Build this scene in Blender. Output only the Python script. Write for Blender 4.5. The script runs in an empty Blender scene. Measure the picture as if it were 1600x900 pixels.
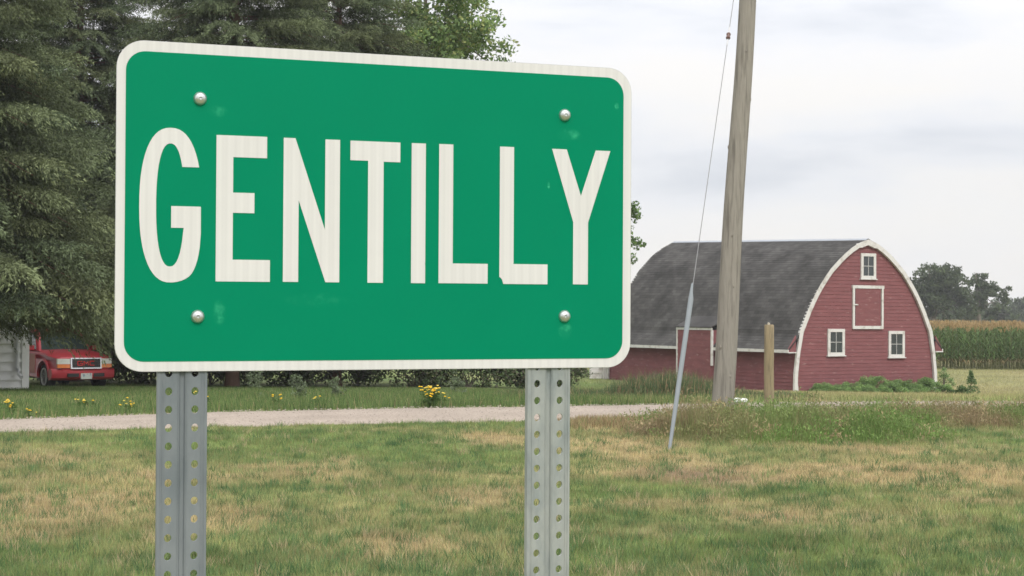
import bpy, bmesh, math, random
import numpy as np
from mathutils import Vector, Matrix
random.seed(5); RNG = np.random.default_rng(11)
S = bpy.context.scene
C = S.collection

# ------------------------------------------------------------------ camera
EYE = 1.65
PITCH = math.atan(45/2400); ROLL = math.radians(.4)
cf = Vector((0, math.cos(PITCH), math.sin(PITCH)))
r0 = Vector((1, 0, 0)); u0 = Vector((0, -math.sin(PITCH), math.cos(PITCH)))
cr = math.cos(ROLL)*r0 + math.sin(ROLL)*u0
cu = -math.sin(ROLL)*r0 + math.cos(ROLL)*u0
cam = bpy.data.cameras.new('camera'); camo = bpy.data.objects.new('camera', cam); C.objects.link(camo)
cam.sensor_width = 36; cam.lens = 54.0
cam.clip_start = .05; cam.clip_end = 6000
cam.dof.use_dof = True; cam.dof.focus_distance = 2.9; cam.dof.aperture_fstop = 45
m = Matrix.Identity(4)
for i, v in enumerate((cr, cu, -cf)):
    for j in range(3): m[j][i] = v[j]
m[2][3] = EYE
camo.matrix_world = m
S.camera = camo

# ------------------------------------------------------------------ sun, sky, exposure
SUN = Vector((.28, -.64, .72)).normalized()
sl = bpy.data.lights.new('sun', 'SUN'); sl.energy = 1.5; sl.angle = math.radians(18); sl.color = (1, .96, .9)
so = bpy.data.objects.new('sun', sl); C.objects.link(so)
so.rotation_euler = SUN.to_track_quat('Z', 'Y').to_euler()
W = bpy.data.worlds.new('World'); S.world = W; W.use_nodes = True
wn = W.node_tree.nodes; wl = W.node_tree.links; wn.clear()
out = wn.new('ShaderNodeOutputWorld'); bg = wn.new('ShaderNodeBackground'); bg.inputs[1].default_value = .1
sky = wn.new('ShaderNodeTexSky'); sky.sky_type = 'NISHITA'; sky.sun_disc = False
sky.sun_elevation = math.asin(SUN.z); sky.sun_rotation = math.atan2(SUN.x, SUN.y)
tc = wn.new('ShaderNodeTexCoord')
vm = wn.new('ShaderNodeVectorMath'); vm.operation = 'MULTIPLY_ADD'
vm.inputs[1].default_value = (2.6, 2.6, 11); vm.inputs[2].default_value = (7.7, 2.9, 5.5)
wl.new(tc.outputs['Generated'], vm.inputs[0])
nz = wn.new('ShaderNodeTexNoise'); nz.inputs['Scale'].default_value = 1.1; nz.inputs['Detail'].default_value = 6
nz.inputs['Roughness'].default_value = .5; nz.inputs['Distortion'].default_value = .3
wl.new(vm.outputs[0], nz.inputs['Vector'])
rp = wn.new('ShaderNodeValToRGB'); e = rp.color_ramp.elements
e[0].position = .30; e[0].color = (.66, .69, .75, 1)
e[1].position = .58; e[1].color = (.94, .915, .89, 1)
a = e.new(.43); a.color = (.85, .86, .895, 1)
a = e.new(.50); a.color = (.915, .905, .905, 1)
wl.new(nz.outputs['Fac'], rp.inputs[0])
sx = wn.new('ShaderNodeSeparateXYZ'); wl.new(tc.outputs['Generated'], sx.inputs[0])
zr = wn.new('ShaderNodeMapRange'); zr.inputs[1].default_value = .10; zr.inputs[2].default_value = 1
zr.inputs[3].default_value = 8.15; zr.inputs[4].default_value = 19
wl.new(sx.outputs[2], zr.inputs[0])
sc = wn.new('ShaderNodeVectorMath'); sc.operation = 'SCALE'
wl.new(rp.outputs[0], sc.inputs[0]); wl.new(zr.outputs[0], sc.inputs['Scale'])
mx = wn.new('ShaderNodeMix'); mx.data_type = 'RGBA'; mx.inputs[0].default_value = .93
wl.new(sky.outputs[0], mx.inputs[6]); wl.new(sc.outputs[0], mx.inputs[7])
wl.new(mx.outputs[2], bg.inputs[0]); wl.new(bg.outputs[0], out.inputs[0])
S.view_settings.view_transform = 'Standard'; S.view_settings.look = 'None'
S.view_settings.exposure = 0.34; S.view_settings.gamma = 1
S.render.engine = 'CYCLES'
S.render.resolution_x = 1024; S.render.resolution_y = 576

# ------------------------------------------------------------------ helpers
def tag(o, label=None, cat=None, group=None, kind=None):
    if label: o['label'] = label
    if cat: o['category'] = cat
    if group: o['group'] = group
    if kind: o['kind'] = kind
    return o
def empty(name, loc, label, cat, group=None, rz=0):
    o = bpy.data.objects.new(name, None); C.objects.link(o)
    o.location = loc; o.rotation_euler = (0, 0, rz); o.empty_display_size = .3
    return tag(o, label, cat, group)
def link(name, me, parent=None, mat=None):
    if mat and not me.materials: me.materials.append(mat)
    o = bpy.data.objects.new(name, me); C.objects.link(o)
    if parent: o.parent = parent
    return o
def npmesh(name, v, f, col=None, smooth=False):
    """v (N,3); f (M,k) constant k or list"""
    me = bpy.data.meshes.new(name)
    v = np.asarray(v, np.float32)
    if isinstance(f, np.ndarray):
        M, k = f.shape
        me.vertices.add(len(v)); me.vertices.foreach_set('co', v.ravel())
        me.loops.add(M*k); me.loops.foreach_set('vertex_index', f.astype(np.int32).ravel())
        me.polygons.add(M); me.polygons.foreach_set('loop_start', np.arange(0, M*k, k, dtype=np.int32))
        me.update(calc_edges=True)
    else:
        me.from_pydata([tuple(map(float, p)) for p in v], [], f)
    if col is not None:
        c = np.ones((len(v), 4), np.float32); c[:, :3] = col
        at_ = me.attributes.new('Col', 'FLOAT_COLOR', 'POINT'); at_.data.foreach_set('color', c.ravel())
    if smooth: me.polygons.foreach_set('use_smooth', np.ones(len(me.polygons), bool))
    me.validate()
    return me
class MB:
    """collects simple shapes into one mesh"""
    def __init__(s): s.v = []; s.f = []; s.c = []
    def add(s, v, f, c=(1, 1, 1)):
        b = len(s.v); s.v += [tuple(map(float, p)) for p in v]; s.f += [tuple(b+i for i in q) for q in f]; s.c += [c]*len(v)
    def box(s, lo, hi, c=(1, 1, 1), fr=None):
        x0, y0, z0 = lo; x1, y1, z1 = hi
        v = [(x0,y0,z0),(x1,y0,z0),(x1,y1,z0),(x0,y1,z0),(x0,y0,z1),(x1,y0,z1),(x1,y1,z1),(x0,y1,z1)]
        if fr: v = [fr(*p) for p in v]
        s.add(v, [(0,3,2,1),(4,5,6,7),(0,1,5,4),(1,2,6,5),(2,3,7,6),(3,0,4,7)], c)
    def prism(s, poly, y0, y1, c=(1, 1, 1), fr=None, axis='y'):
        """poly of (x,z); extruded along y"""
        n = len(poly)
        mk = (lambda x, z, y: (x, y, z)) if axis == 'y' else (lambda x, z, y: (y, x, z))
        v = [mk(x, z, y0) for x, z in poly] + [mk(x, z, y1) for x, z in poly]
        if fr: v = [fr(*p) for p in v]
        f = [tuple(range(n)), tuple(range(2*n-1, n-1, -1))] + [(i, n+i, n+(i+1) % n, (i+1) % n) for i in range(n)]
        s.add(v, f, c)
    def tube(s, pts, rad, n=10, c=(1, 1, 1), cap=True):
        pts = [Vector(p) for p in pts]
        if not hasattr(rad, '__len__'): rad = [rad]*len(pts)
        rings = []
        for i, p in enumerate(pts):
            d = (pts[min(i+1, len(pts)-1)]-pts[max(i-1, 0)]).normalized()
            a = d.orthogonal() if abs(d.z) > .99 else d.cross(Vector((0, 0, 1)))
            if abs(d.z) > .99: a = Vector((1, 0, 0)) - d*d.x
            a.normalize(); b = d.cross(a)
            rings += [p+rad[i]*(math.cos(2*math.pi*k/n)*a+math.sin(2*math.pi*k/n)*b) for k in range(n)]
        f = []
        for i in range(len(pts)-1):
            for k in range(n): f.append((i*n+k, i*n+(k+1) % n, (i+1)*n+(k+1) % n, (i+1)*n+k))
        if cap: f += [tuple(range(n-1, -1, -1)), tuple((len(pts)-1)*n+k for k in range(n))]
        s.add(rings, f, c)
    def lathe(s, prof, n=16, fr=None, c=(1, 1, 1)):
        """prof (r, z); closed at both ends when r==0"""
        v = []; f = []
        for r, z in prof: v += [(r*math.cos(2*math.pi*k/n), r*math.sin(2*math.pi*k/n), z) for k in range(n)]
        for i in range(len(prof)-1):
            for k in range(n): f.append((i*n+k, i*n+(k+1) % n, (i+1)*n+(k+1) % n, (i+1)*n+k))
        if fr: v = [fr(*p) for p in v]
        s.add(v, f, c)
    def build(s, name, mat, parent=None, smooth=False, bevel=0, kind=None, label=None):
        me = bpy.data.meshes.new(name); me.from_pydata(s.v, [], s.f)
        at_ = me.attributes.new('Col', 'FLOAT_COLOR', 'POINT')
        c = np.ones((len(s.v), 4), np.float32); c[:, :3] = np.array(s.c, np.float32).reshape(-1, 3); at_.data.foreach_set('color', c.ravel())
        bm = bmesh.new(); bm.from_mesh(me)
        bmesh.ops.recalc_face_normals(bm, faces=bm.faces)
        if bevel: bmesh.ops.bevel(bm, geom=[e_ for e_ in bm.edges if e_.calc_face_angle(0) > .5], offset=bevel, segments=2, affect='EDGES', profile=.5)
        bm.to_mesh(me); bm.free()
        if smooth:
            for p in me.polygons: p.use_smooth = True
            try: me.set_sharp_from_angle(angle=math.radians(40))
            except Exception: pass
        me.update()
        o = link(name, me, parent, mat)
        if kind: o['kind'] = kind
        if label: o['label'] = label
        return o

# value noise (numpy)
_T = RNG.random((256, 256))
def vnoise(x, y, s, o=0):
    x = np.asarray(x, float)/s+37.3+o*17.7; y = np.asarray(y, float)/s+91.1+o*5.3
    xi = np.floor(x).astype(int); yi = np.floor(y).astype(int); fx = x-xi; fy = y-yi
    fx = fx*fx*(3-2*fx); fy = fy*fy*(3-2*fy)
    g = lambda a, b: _T[a % 256, b % 256]
    return (g(xi, yi)*(1-fx)+g(xi+1, yi)*fx)*(1-fy)+(g(xi, yi+1)*(1-fx)+g(xi+1, yi+1)*fx)*fy
def fbm(x, y, s, o=0, n=4):
    t = 0; a = .5; q = 0
    for k in range(n): t = t+a*vnoise(x, y, s/2**k, o+k); q += a; a *= .55
    return t/q
def sstep(a, b, x):
    t = np.clip((np.asarray(x, float)-a)/(b-a), 0, 1); return t*t*(3-2*t)

# ------------------------------------------------------------------ materials
def newmat(name):
    m_ = bpy.data.materials.new(name); m_.use_nodes = True
    nt = m_.node_tree; return m_, nt, nt.nodes, nt.links, nt.nodes['Principled BSDF']
def attr_mat(name, rough=.8, var=.25, scale=8, transl=0, bump=0, spec=.3, stretch=(1, 1, 1), metallic=0, bscale=None):
    """base colour from the Col attribute, times a fine procedural mottling"""
    m_, nt, N, L, P_ = newmat(name)
    a = N.new('ShaderNodeAttribute'); a.attribute_name = 'Col'
    t = N.new('ShaderNodeTexCoord'); mp = N.new('ShaderNodeMapping'); mp.inputs['Scale'].default_value = stretch
    L.new(t.outputs['Object'], mp.inputs[0])
    n = N.new('ShaderNodeTexNoise'); n.inputs['Scale'].default_value = scale; n.inputs['Detail'].default_value = 5
    L.new(mp.outputs[0], n.inputs['Vector'])
    r_ = N.new('ShaderNodeMapRange'); r_.inputs[1].default_value = .25; r_.inputs[2].default_value = .75
    r_.inputs[3].default_value = 1-var; r_.inputs[4].default_value = 1+var; L.new(n.outputs['Fac'], r_.inputs[0])
    s_ = N.new('ShaderNodeVectorMath'); s_.operation = 'SCALE'; L.new(a.outputs['Color'], s_.inputs[0]); L.new(r_.outputs[0], s_.inputs['Scale'])
    L.new(s_.outputs[0], P_.inputs['Base Color'])
    P_.inputs['Roughness'].default_value = rough; P_.inputs['Specular IOR Level'].default_value = spec
    P_.inputs['Metallic'].default_value = metallic
    if bump:
        b = N.new('ShaderNodeBump'); b.inputs['Strength'].default_value = bump; b.inputs['Distance'].default_value = .01
        if bscale:
            n = N.new('ShaderNodeTexNoise'); n.inputs['Scale'].default_value = bscale; n.inputs['Detail'].default_value = 4; L.new(mp.outputs[0], n.inputs['Vector'])
        L.new(n.outputs['Fac'], b.inputs['Height']); L.new(b.outputs[0], P_.inputs['Normal'])
    if transl:
        tr = N.new('ShaderNodeBsdfTranslucent'); L.new(s_.outputs[0], tr.inputs[0])
        ms = N.new('ShaderNodeMixShader'); ms.inputs[0].default_value = transl
        L.new(P_.outputs[0], ms.inputs[1]); L.new(tr.outputs[0], ms.inputs[2])
        L.new(ms.outputs[0], N['Material Output'].inputs['Surface'])
    return m_
def flat_mat(name, col, rough=.5, metallic=0, var=.12, scale=12, bump=0, spec=.5, stretch=(1, 1, 1), coat=0, bscale=None):
    m_, nt, N, L, P_ = newmat(name)
    t = N.new('ShaderNodeTexCoord'); mp = N.new('ShaderNodeMapping'); mp.inputs['Scale'].default_value = stretch
    L.new(t.outputs['Object'], mp.inputs[0])
    n = N.new('ShaderNodeTexNoise'); n.inputs['Scale'].default_value = scale; n.inputs['Detail'].default_value = 6; L.new(mp.outputs[0], n.inputs['Vector'])
    r_ = N.new('ShaderNodeMix'); r_.data_type = 'RGBA'
    r_.inputs[6].default_value = tuple(x*(1-var) for x in col)+(1,); r_.inputs[7].default_value = tuple(min(1, x*(1+var)) for x in col)+(1,)
    L.new(n.outputs['Fac'], r_.inputs[0]); L.new(r_.outputs[2], P_.inputs['Base Color'])
    P_.inputs['Roughness'].default_value = rough; P_.inputs['Metallic'].default_value = metallic; P_.inputs['Specular IOR Level'].default_value = spec
    P_.inputs['Coat Weight'].default_value = coat
    if bump:
        b = N.new('ShaderNodeBump'); b.inputs['Strength'].default_value = bump; b.inputs['Distance'].default_value = .005
        if bscale:
            n = N.new('ShaderNodeTexNoise'); n.inputs['Scale'].default_value = bscale; n.inputs['Detail'].default_value = 4; L.new(mp.outputs[0], n.inputs['Vector'])
        L.new(n.outputs['Fac'], b.inputs['Height']); L.new(b.outputs[0], P_.inputs['Normal'])
    return m_
def patchy_mat(name, col, col2, scale, lo, hi, rough=.6, stretch=(1, 1, 1), var=.15, vscale=20, spec=.4, bump=0, soft=True):
    """base colour with worn patches of a second colour where a noise exceeds lo..hi"""
    m_, nt, N, L, P_ = newmat(name)
    t = N.new('ShaderNodeTexCoord'); mp = N.new('ShaderNodeMapping'); mp.inputs['Scale'].default_value = stretch; L.new(t.outputs['Object'], mp.inputs[0])
    n = N.new('ShaderNodeTexNoise'); n.inputs['Scale'].default_value = scale; n.inputs['Detail'].default_value = 7; n.inputs['Roughness'].default_value = .6; L.new(mp.outputs[0], n.inputs['Vector'])
    r_ = N.new('ShaderNodeMapRange'); r_.inputs[1].default_value = lo; r_.inputs[2].default_value = hi; L.new(n.outputs['Fac'], r_.inputs[0])
    n2 = N.new('ShaderNodeTexNoise'); n2.inputs['Scale'].default_value = vscale; n2.inputs['Detail'].default_value = 5; L.new(mp.outputs[0], n2.inputs['Vector'])
    b = N.new('ShaderNodeMix'); b.data_type = 'RGBA'
    b.inputs[6].default_value = tuple(x*(1-var) for x in col)+(1,); b.inputs[7].default_value = tuple(x*(1+var) for x in col)+(1,); L.new(n2.outputs['Fac'], b.inputs[0])
    x = N.new('ShaderNodeMix'); x.data_type = 'RGBA'; L.new(r_.outputs[0], x.inputs[0]); L.new(b.outputs[2], x.inputs[6]); x.inputs[7].default_value = tuple(col2)+(1,)
    L.new(x.outputs[2], P_.inputs['Base Color']); P_.inputs['Roughness'].default_value = rough; P_.inputs['Specular IOR Level'].default_value = spec
    if bump:
        bb = N.new('ShaderNodeBump'); bb.inputs['Strength'].default_value = bump; bb.inputs['Distance'].default_value = .005
        L.new(n2.outputs['Fac'], bb.inputs['Height']); L.new(bb.outputs[0], P_.inputs['Normal'])
    return m_

M_ground = attr_mat('soil_and_turf', rough=1, var=.35, scale=6, bump=.5, spec=.05)
M_grass = attr_mat('grass_blade', rough=.75, var=.12, scale=.7, transl=.3, spec=.15)
M_needle = attr_mat('spruce_needles', rough=.85, var=.35, scale=1.2, transl=.12, spec=.08)
M_leaf = attr_mat('broad_leaf', rough=.6, var=.2, scale=1.0, transl=.3, spec=.2)
M_corn = attr_mat('corn_leaf', rough=.7, var=.2, scale=.5, transl=.25, spec=.15)
M_bark = flat_mat('spruce_bark', (.16, .10, .075), rough=.95, var=.4, scale=14, bump=.8, spec=.1, stretch=(1, 1, .3))
M_barkg = flat_mat('grey_bark', (.17, .15, .12), rough=.95, var=.4, scale=14, bump=.8, spec=.1, stretch=(1, 1, .3))
M_shingle = attr_mat('asphalt_shingle', rough=.95, var=.42, scale=.9, bump=.3, spec=.1, bscale=60)
M_barnred = patchy_mat('faded_red_paint', (.205, .080, .084), (.42, .30, .28), 2.6, .60, .80, rough=.85, stretch=(1, 1, 4), var=.30, vscale=1.6, spec=.2)
M_barnwhite = patchy_mat('weathered_white_paint', (.62, .61, .59), (.38, .35, .31), 4, .52, .75, rough=.7, var=.08, spec=.2)
M_galv1 = None

# ------------------------------------------------------------------ terrain
_py = np.array([-400, 31, 42, 62, 72, 84, 110, 185, 4000.])
_pr = np.array([0, 0, -.46, -1.40, -1.46, -1.10, -1.08, -1.0, -1.0])
_pl = np.array([0, 0, -.38, -.85, -.95, -.9, -.95, -1.0, -1.0])
def terr(x, y):
    x = np.asarray(x, float); y = np.asarray(y, float)
    w = sstep(-3, 5, x)
    z = np.interp(y, _py, _pr)*w+np.interp(y, _py, _pl)*(1-w)
    z = z+.05*(vnoise(x, y, 2.7, 3)-.5)*sstep(23.5, 20, y)*sstep(-5, 3, y)
    z = z+.10*(vnoise(x, y, 7, 5)-.5)*sstep(33, 38, y)
    return z
def T(x, y): return float(terr(x, y))

# dry / green / bare colour of the turf, one field used by soil and blades alike
#   (x, y, rx, ry, dryness, bareness)
PATCH = []
def pp(px, py, rx, ry, d, b=0):
    Y = 3960/(py-495-(px-800)*.007); X = (px-800)/2400*Y
    PATCH.append((X, Y, rx/2400*Y, ry*Y*Y/3960, d, b))
pp(90, 795, 130, 28, .75); pp(360, 812, 70, 18, .7, .2); pp(500, 735, 120, 12, .35, .2); pp(740, 768, 110, 13, .5, .75)
pp(1060, 745, 110, 18, .45, .8); pp(1340, 738, 260, 15, .95, .2); pp(960, 700, 110, 22, .8, .1); pp(760, 685, 90, 10, .8, .1)
pp(1190, 815, 90, 8, .5, .5); pp(660, 858, 90, 14, .6, .1); pp(60, 720, 90, 12, .5, .1); pp(1560, 745, 90, 12, .9)
pp(1400, 705, 120, 9, .7); pp(250, 745, 90, 9, .45, .3); pp(1040, 790, 160, 10, .5, .1); pp(950, 665, 60, 8, .9, .2)
pp(210, 870, 60, 10, .4); pp(1130, 895, 60, 8, .7, .2); pp(1520, 790, 90, 7, .45); pp(30, 835, 90, 10, .55)
pp(480, 690, 240, 16, -.6); pp(1250, 870, 330, 26, -.5); pp(450, 770, 120, 14, -.4); pp(880, 880, 60, 30, -.5); pp(1200, 775, 330, 14, -.35)
pp(1000, 760, 70, 14, -.4); pp(90, 880, 120, 20, -.3)
def turf(x, y):
    """returns colour (N,3) (real albedo) """
    x = np.asarray(x, float).ravel(); y = np.asarray(y, float).ravel()
    wx = x+.5*(fbm(x, y, 1.3, 20)-.5); wy = y+1.6*(fbm(x, y, 1.3, 25)-.5)
    d = .25+1.25*(fbm(wx*.8, wy, 2.1, 1)-.5)
    b = 1.6*(fbm(wx, wy, 1.6, 9)-.5)-.42
    for X, Y, rx, ry, dd, bb in PATCH:
        q = ((wx-X)/rx)**2+((wy-Y)/ry)**2; g = np.exp(-q)
        d = d+dd*g*1.4; b = b+bb*g*1.15
    far = sstep(31, 34, y); lawn_r = sstep(3, 8, x)*far
    d = d+.9*(fbm(x, y, .5, 35)-.5)*(1-far)
    d = d*(1-far)+far*(.12+.55*(fbm(x, y, 6, 4)-.5)+.45*lawn_r)
    b = b*(1-far)
    d = np.clip(d, 0, 1)[:, None]; b = np.clip(b, 0, 1)[:, None]
    g1 = np.array([.15, .22, .078]); g2 = np.array([.27, .335, .125]); tan = np.array([.50, .41, .23]); br = np.array([.31, .225, .165])
    k = np.clip((fbm(x, y, .55, 30)-.5)*2.6+.5, 0, 1)[:, None]; k2 = (fbm(x, y, .22, 33)-.5)[:, None]
    g = g1*(1-k)+g2*k
    c = g*(1-d)+tan*d
    c = c*(1-b)+br*b
    return c*(1+.7*k2)

# ground sheet
xs = np.unique(np.concatenate([-np.geomspace(16, 2500, 26), np.arange(-16, 24, .3), np.arange(24, 60, 2.), np.geomspace(60, 2500, 22)]))
ys = np.unique(np.concatenate([-np.geomspace(2, 400, 14), np.arange(-2, 9, .8), np.arange(9, 34, .25), np.arange(34, 95, 1.), np.geomspace(95, 4000, 34)]))
GX, GY = np.meshgrid(xs, ys); nx, ny = len(xs), len(ys)
GZ = terr(GX, GY)
idx = np.arange(nx*ny).reshape(ny, nx)
f = np.stack([idx[:-1, :-1], idx[:-1, 1:], idx[1:, 1:], idx[1:, :-1]], -1).reshape(-1, 4)
gcol = turf(GX, GY)*.62
me = npmesh('ground', np.stack([GX, GY, GZ], -1).reshape(-1, 3), f, gcol, True)
tag(link('ground', me, None, M_ground), kind='structure')

# gravel road
near = [(-90, -25), (-30, 7), (-14, 16.6), (-9.6, 19.4), (-7, 21.0), (-4.5, 22.4), (-2, 23.4), (.16, 24.1), (2.5, 25.2), (4.2, 26.5), (5.9, 27.5), (9.4, 28.4), (16, 29.1), (30, 29.6), (90, 30)]
far_ = [(-92, -21), (-31.5, 11), (-15.5, 19.6), (-10.6, 22.0), (-7.86, 23.7), (-5.15, 25.7), (-2.4, 27.1), (.1, 28.05), (2.45, 28.9), (4.4, 29.7), (6.4, 30.2), (9.6, 30.8), (16, 31.2), (30, 31.7), (90, 32)]
def resample(p, n):
    p = np.array(p, float); t = np.linspace(0, len(p)-1, n); k = np.arange(len(p))
    return np.stack([np.interp(t, k, p[:, 0]), np.interp(t, k, p[:, 1])], -1)
A = resample(near, 420); B = resample(far_, 420)
A += ((fbm(A[:, 0], A[:, 1], .7, 40)-.5)*.5)[:, None]*np.array([0, 1]); B += ((fbm(B[:, 0], B[:, 1], .7, 44)-.5)*.45)[:, None]*np.array([0, 1])
K = 9; v = []; cc = []
for k in range(K):
    t = k/(K-1); p = A*(1-t)+B*t
    z = np.full(len(p), -.02 if k in (0, K-1) else .03+.02*math.sin(t*math.pi))
    z = z+terr(p[:, 0], p[:, 1])*0-(0 if k else 0)
    v.append(np.c_[p, z]); q = .86+.28*fbm(p[:, 0], p[:, 1], .5, 50)
    q = q*(1-.10*math.exp(-((t-.32)/.09)**2)-.10*math.exp(-((t-.72)/.09)**2)+.06)
    cc.append(np.outer(q, [.335, .285, .24]))
v = np.concatenate(v); n_ = len(A); idx = np.arange(K*n_).reshape(K, n_)
f = np.stack([idx[:-1, :-1], idx[:-1, 1:], idx[1:, 1:], idx[1:, :-1]], -1).reshape(-1, 4)
M_gravel = attr_mat('gravel', rough=.95, var=.22, scale=30, bump=1.0, spec=.15, bscale=45)
tag(link('gravel_road', npmesh('gravel_road', v, f, np.concatenate(cc), True), None, M_gravel), kind='structure')
def on_road(x, y, pad=0):
    yn = np.interp(x, A[:, 0], A[:, 1]); yf = np.interp(x, B[:, 0], B[:, 1])
    return (y > yn+pad) & (y < yf-pad)
# loose stones on it
n = 9000
sxp = RNG.uniform(-12, 13, n); t = RNG.uniform(0, 1, n)
yn = np.interp(sxp, A[:, 0], A[:, 1]); yf = np.interp(sxp, B[:, 0], B[:, 1]); syp = yn+(yf-yn)*t
r_ = RNG.uniform(.006, .02, n)
oct_ = np.array([(1, 0, 0), (0, 1, 0), (-1, 0, 0), (0, -1, 0), (0, 0, .7)])
v = (oct_[None]*(1+.4*(RNG.random((n, 5, 1))-.5)))*r_[:, None, None]+np.stack([sxp, syp, .035+.012*np.sin(t*3.14)], -1)[:, None]
f = (np.array([(0, 1, 4), (1, 2, 4), (2, 3, 4), (3, 0, 4)])[None]+5*np.arange(n)[:, None, None]).reshape(-1, 3)
c = np.repeat(np.outer(RNG.uniform(.6, 1.15, n), [.36, .31, .265]), 5, 0)
tag(link('road_gravel', npmesh('road_gravel', v.reshape(-1, 3), f, c), None, M_gravel), 'loose pale gravel stones scattered on the driveway', 'gravel', kind='stuff')

# ------------------------------------------------------------------ grass blades
def blades(x, y, h, w, lean, col, seg=1, z=None):
    n = len(x); z = terr(x, y) if z is None else z
    a = RNG.uniform(0, 2*np.pi, n); b = RNG.uniform(0, 2*np.pi, n)
    wv = np.stack([np.cos(a), np.sin(a), np.zeros(n)], -1)*(w/2)[:, None]
    lv = np.stack([np.cos(b), np.sin(b), np.zeros(n)], -1)*(lean*h)[:, None]
    p = np.stack([x, y, z-.01], -1); up = np.array([0, 0, 1.])[None]*h[:, None]
    if seg == 1:
        v = np.stack([p-wv, p+wv, p+lv+up], 1); f = (np.arange(3)[None]+3*np.arange(n)[:, None]); k = 3
    else:
        m1 = p+lv*.3+up*.6
        v = np.stack([p-wv, p+wv, m1+wv*.8, m1-wv*.8, p+lv*1.15+up], 1); k = 5
        o = 5*np.arange(n)[:, None, None]
        f = (np.array([(0, 1, 2), (0, 2, 3), (3, 2, 4)])[None]+o).reshape(-1, 3)
    return v.reshape(-1, 3), f, np.repeat(col, k, 0)
def bcol(x, y, dv=.36, hue=.12, mul=1.0):
    n = len(x); c = turf(x, y)*mul
    c = c*RNG.uniform(1-dv, 1+dv, n)[:, None]; c = c*(1+hue*(RNG.random((n, 3))-.5))
    s = RNG.random(n) < .10; c[s] = np.array([.38, .30, .15])*RNG.uniform(.6, 1.1, s.sum())[:, None]
    return np.clip(c, 0, 1)
# foreground lawn: density falls with distance
n = 560000
y = 9.2*(26.5/9.2)**RNG.random(n)**.92; x = RNG.uniform(-.40, .40, n)*y
k = ~on_road(x, y, .12) & (y < np.interp(x, B[:, 0], B[:, 1])); x, y = x[k], y[k]
hh = (.025+.04*RNG.random(len(x)))*(.65+.8*fbm(x, y, .9, 60)); hh *= 1+.5*(fbm(x, y, .25, 61) > .6)
V, Fc, Cc = blades(x, y, hh, .0030+.00022*y, .8*RNG.random(len(x)), bcol(x, y))
tag(link('lawn_grass', npmesh('lawn_grass', V, Fc, Cc), None, M_grass), 'short patchy green and straw coloured grass in front of the gravel driveway', 'grass', kind='stuff')
# scattered taller tufts, dark and light, that break up the mown surface
n = 4300; ty = 9.4*(25.5/9.4)**(RNG.random(n)**1.25); tx = RNG.uniform(-.38, .38, n)*ty; k = ~on_road(tx, ty, .2) & (ty < np.interp(tx, A[:, 0], A[:, 1])); tx, ty = tx[k], ty[k]
kk = 24; x = np.repeat(tx, kk)+RNG.normal(size=len(tx)*kk)*.045; y = np.repeat(ty, kk)+RNG.normal(size=len(tx)*kk)*.045
tc_ = np.array([(.09, .165, .07), (.12, .21, .085), (.22, .30, .12), (.46, .38, .23), (.16, .22, .09)])[RNG.choice(5, len(tx), p=[.3, .25, .15, .12, .18])]
hh = np.repeat(RNG.uniform(.05, .13, len(tx)), kk)*RNG.uniform(.5, 1.1, len(x))
V, Fc, Cc = blades(x, y, hh, .0050+.00025*y, .9*RNG.random(len(x)), np.repeat(tc_, kk, 0)*RNG.uniform(.75, 1.25, len(x))[:, None])
tag(link('grass_tufts', npmesh('grass_tufts', V, Fc, Cc), None, M_grass), 'coarse darker and paler grass tufts dotted over the lawn', 'grass', kind='stuff')
def patch(name, label, n, xr, yr, hfun, w, colf, keep=None, seg=2, lean=.45, cat='grass'):
    x = RNG.uniform(*xr, n); y = RNG.uniform(*yr, n)
    if keep is not None: k = keep(x, y); x, y = x[k], y[k]
    h = hfun(x, y)*RNG.uniform(.45, 1.1, len(x)); k = h > .03; x, y, h = x[k], y[k], h[k]
    V, Fc, Cc = blades(x, y, h, np.full(len(x), w), lean*RNG.random(len(x)), colf(x, y), seg)
    return tag(link(name, npmesh(name, V, Fc, Cc), None, M_grass), label, cat, kind='stuff')
def mixcol(cs, wts, dv=.25):
    cs = np.array(cs)
    def fn(x, y):
        n = len(x); i = RNG.choice(len(cs), n, p=wts); return cs[i]*RNG.uniform(1-dv, 1+dv, n)[:, None]
    return fn
GR = (.13, .20, .07); GR2 = (.19, .26, .095); TN = (.38, .30, .17); RD = (.23, .155, .095); DK = (.07, .12, .04)
def bump2(x, y, X, Y, rx, ry): return np.exp(-(((x-X)/rx)**2+((y-Y)/ry)**2)**2)
# tall growth round the pole, and its lower continuation to the right
def hp(x, y):
    e_ = np.maximum(bump2(x, y, 3.9, 21.9, 2.0, 1.75), .62*bump2(x, y, 8.0, 25.1, 3.9, 1.7))
    e_ = np.maximum(e_, .35*bump2(x, y, 3.3, 24.4, 1.6, 1.2))
    e_ = np.maximum(e_, 1.12*bump2(x, y, 2.9, 21.6, 1.0, 1.3)); return .46*e_*(.6+.9*fbm(x, y, .5, 70))*(e_ > .1)
def cpole(x, y):
    n = len(x); k = np.clip((fbm(x, y, .9, 71)-.5)*3.2+.36, 0, 1)[:, None]
    g = np.array([.165, .255, .075])*(1-k)+np.array([.30, .235, .14])*k
    c = g*RNG.uniform(.7, 1.25, n)[:, None]; s = RNG.random(n) < .12; c[s] = np.array(TN)*RNG.uniform(.7, 1.1, s.sum())[:, None]; return c
patch('tall_grass', 'tall unmown green and brown grass around the foot of the utility pole', 90000, (1.2, 13), (19.3, 28.4), hp, .007, cpole,
      keep=lambda x, y: ~on_road(x, y, -.02), lean=.35)
n = 2300; x = RNG.uniform(1.2, 12, n); y = RNG.uniform(19.6, 28, n); h = hp(x, y); k = (h > .08) & ~on_road(x, y, 0); x, y, h = x[k], y[k], h[k]
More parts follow.
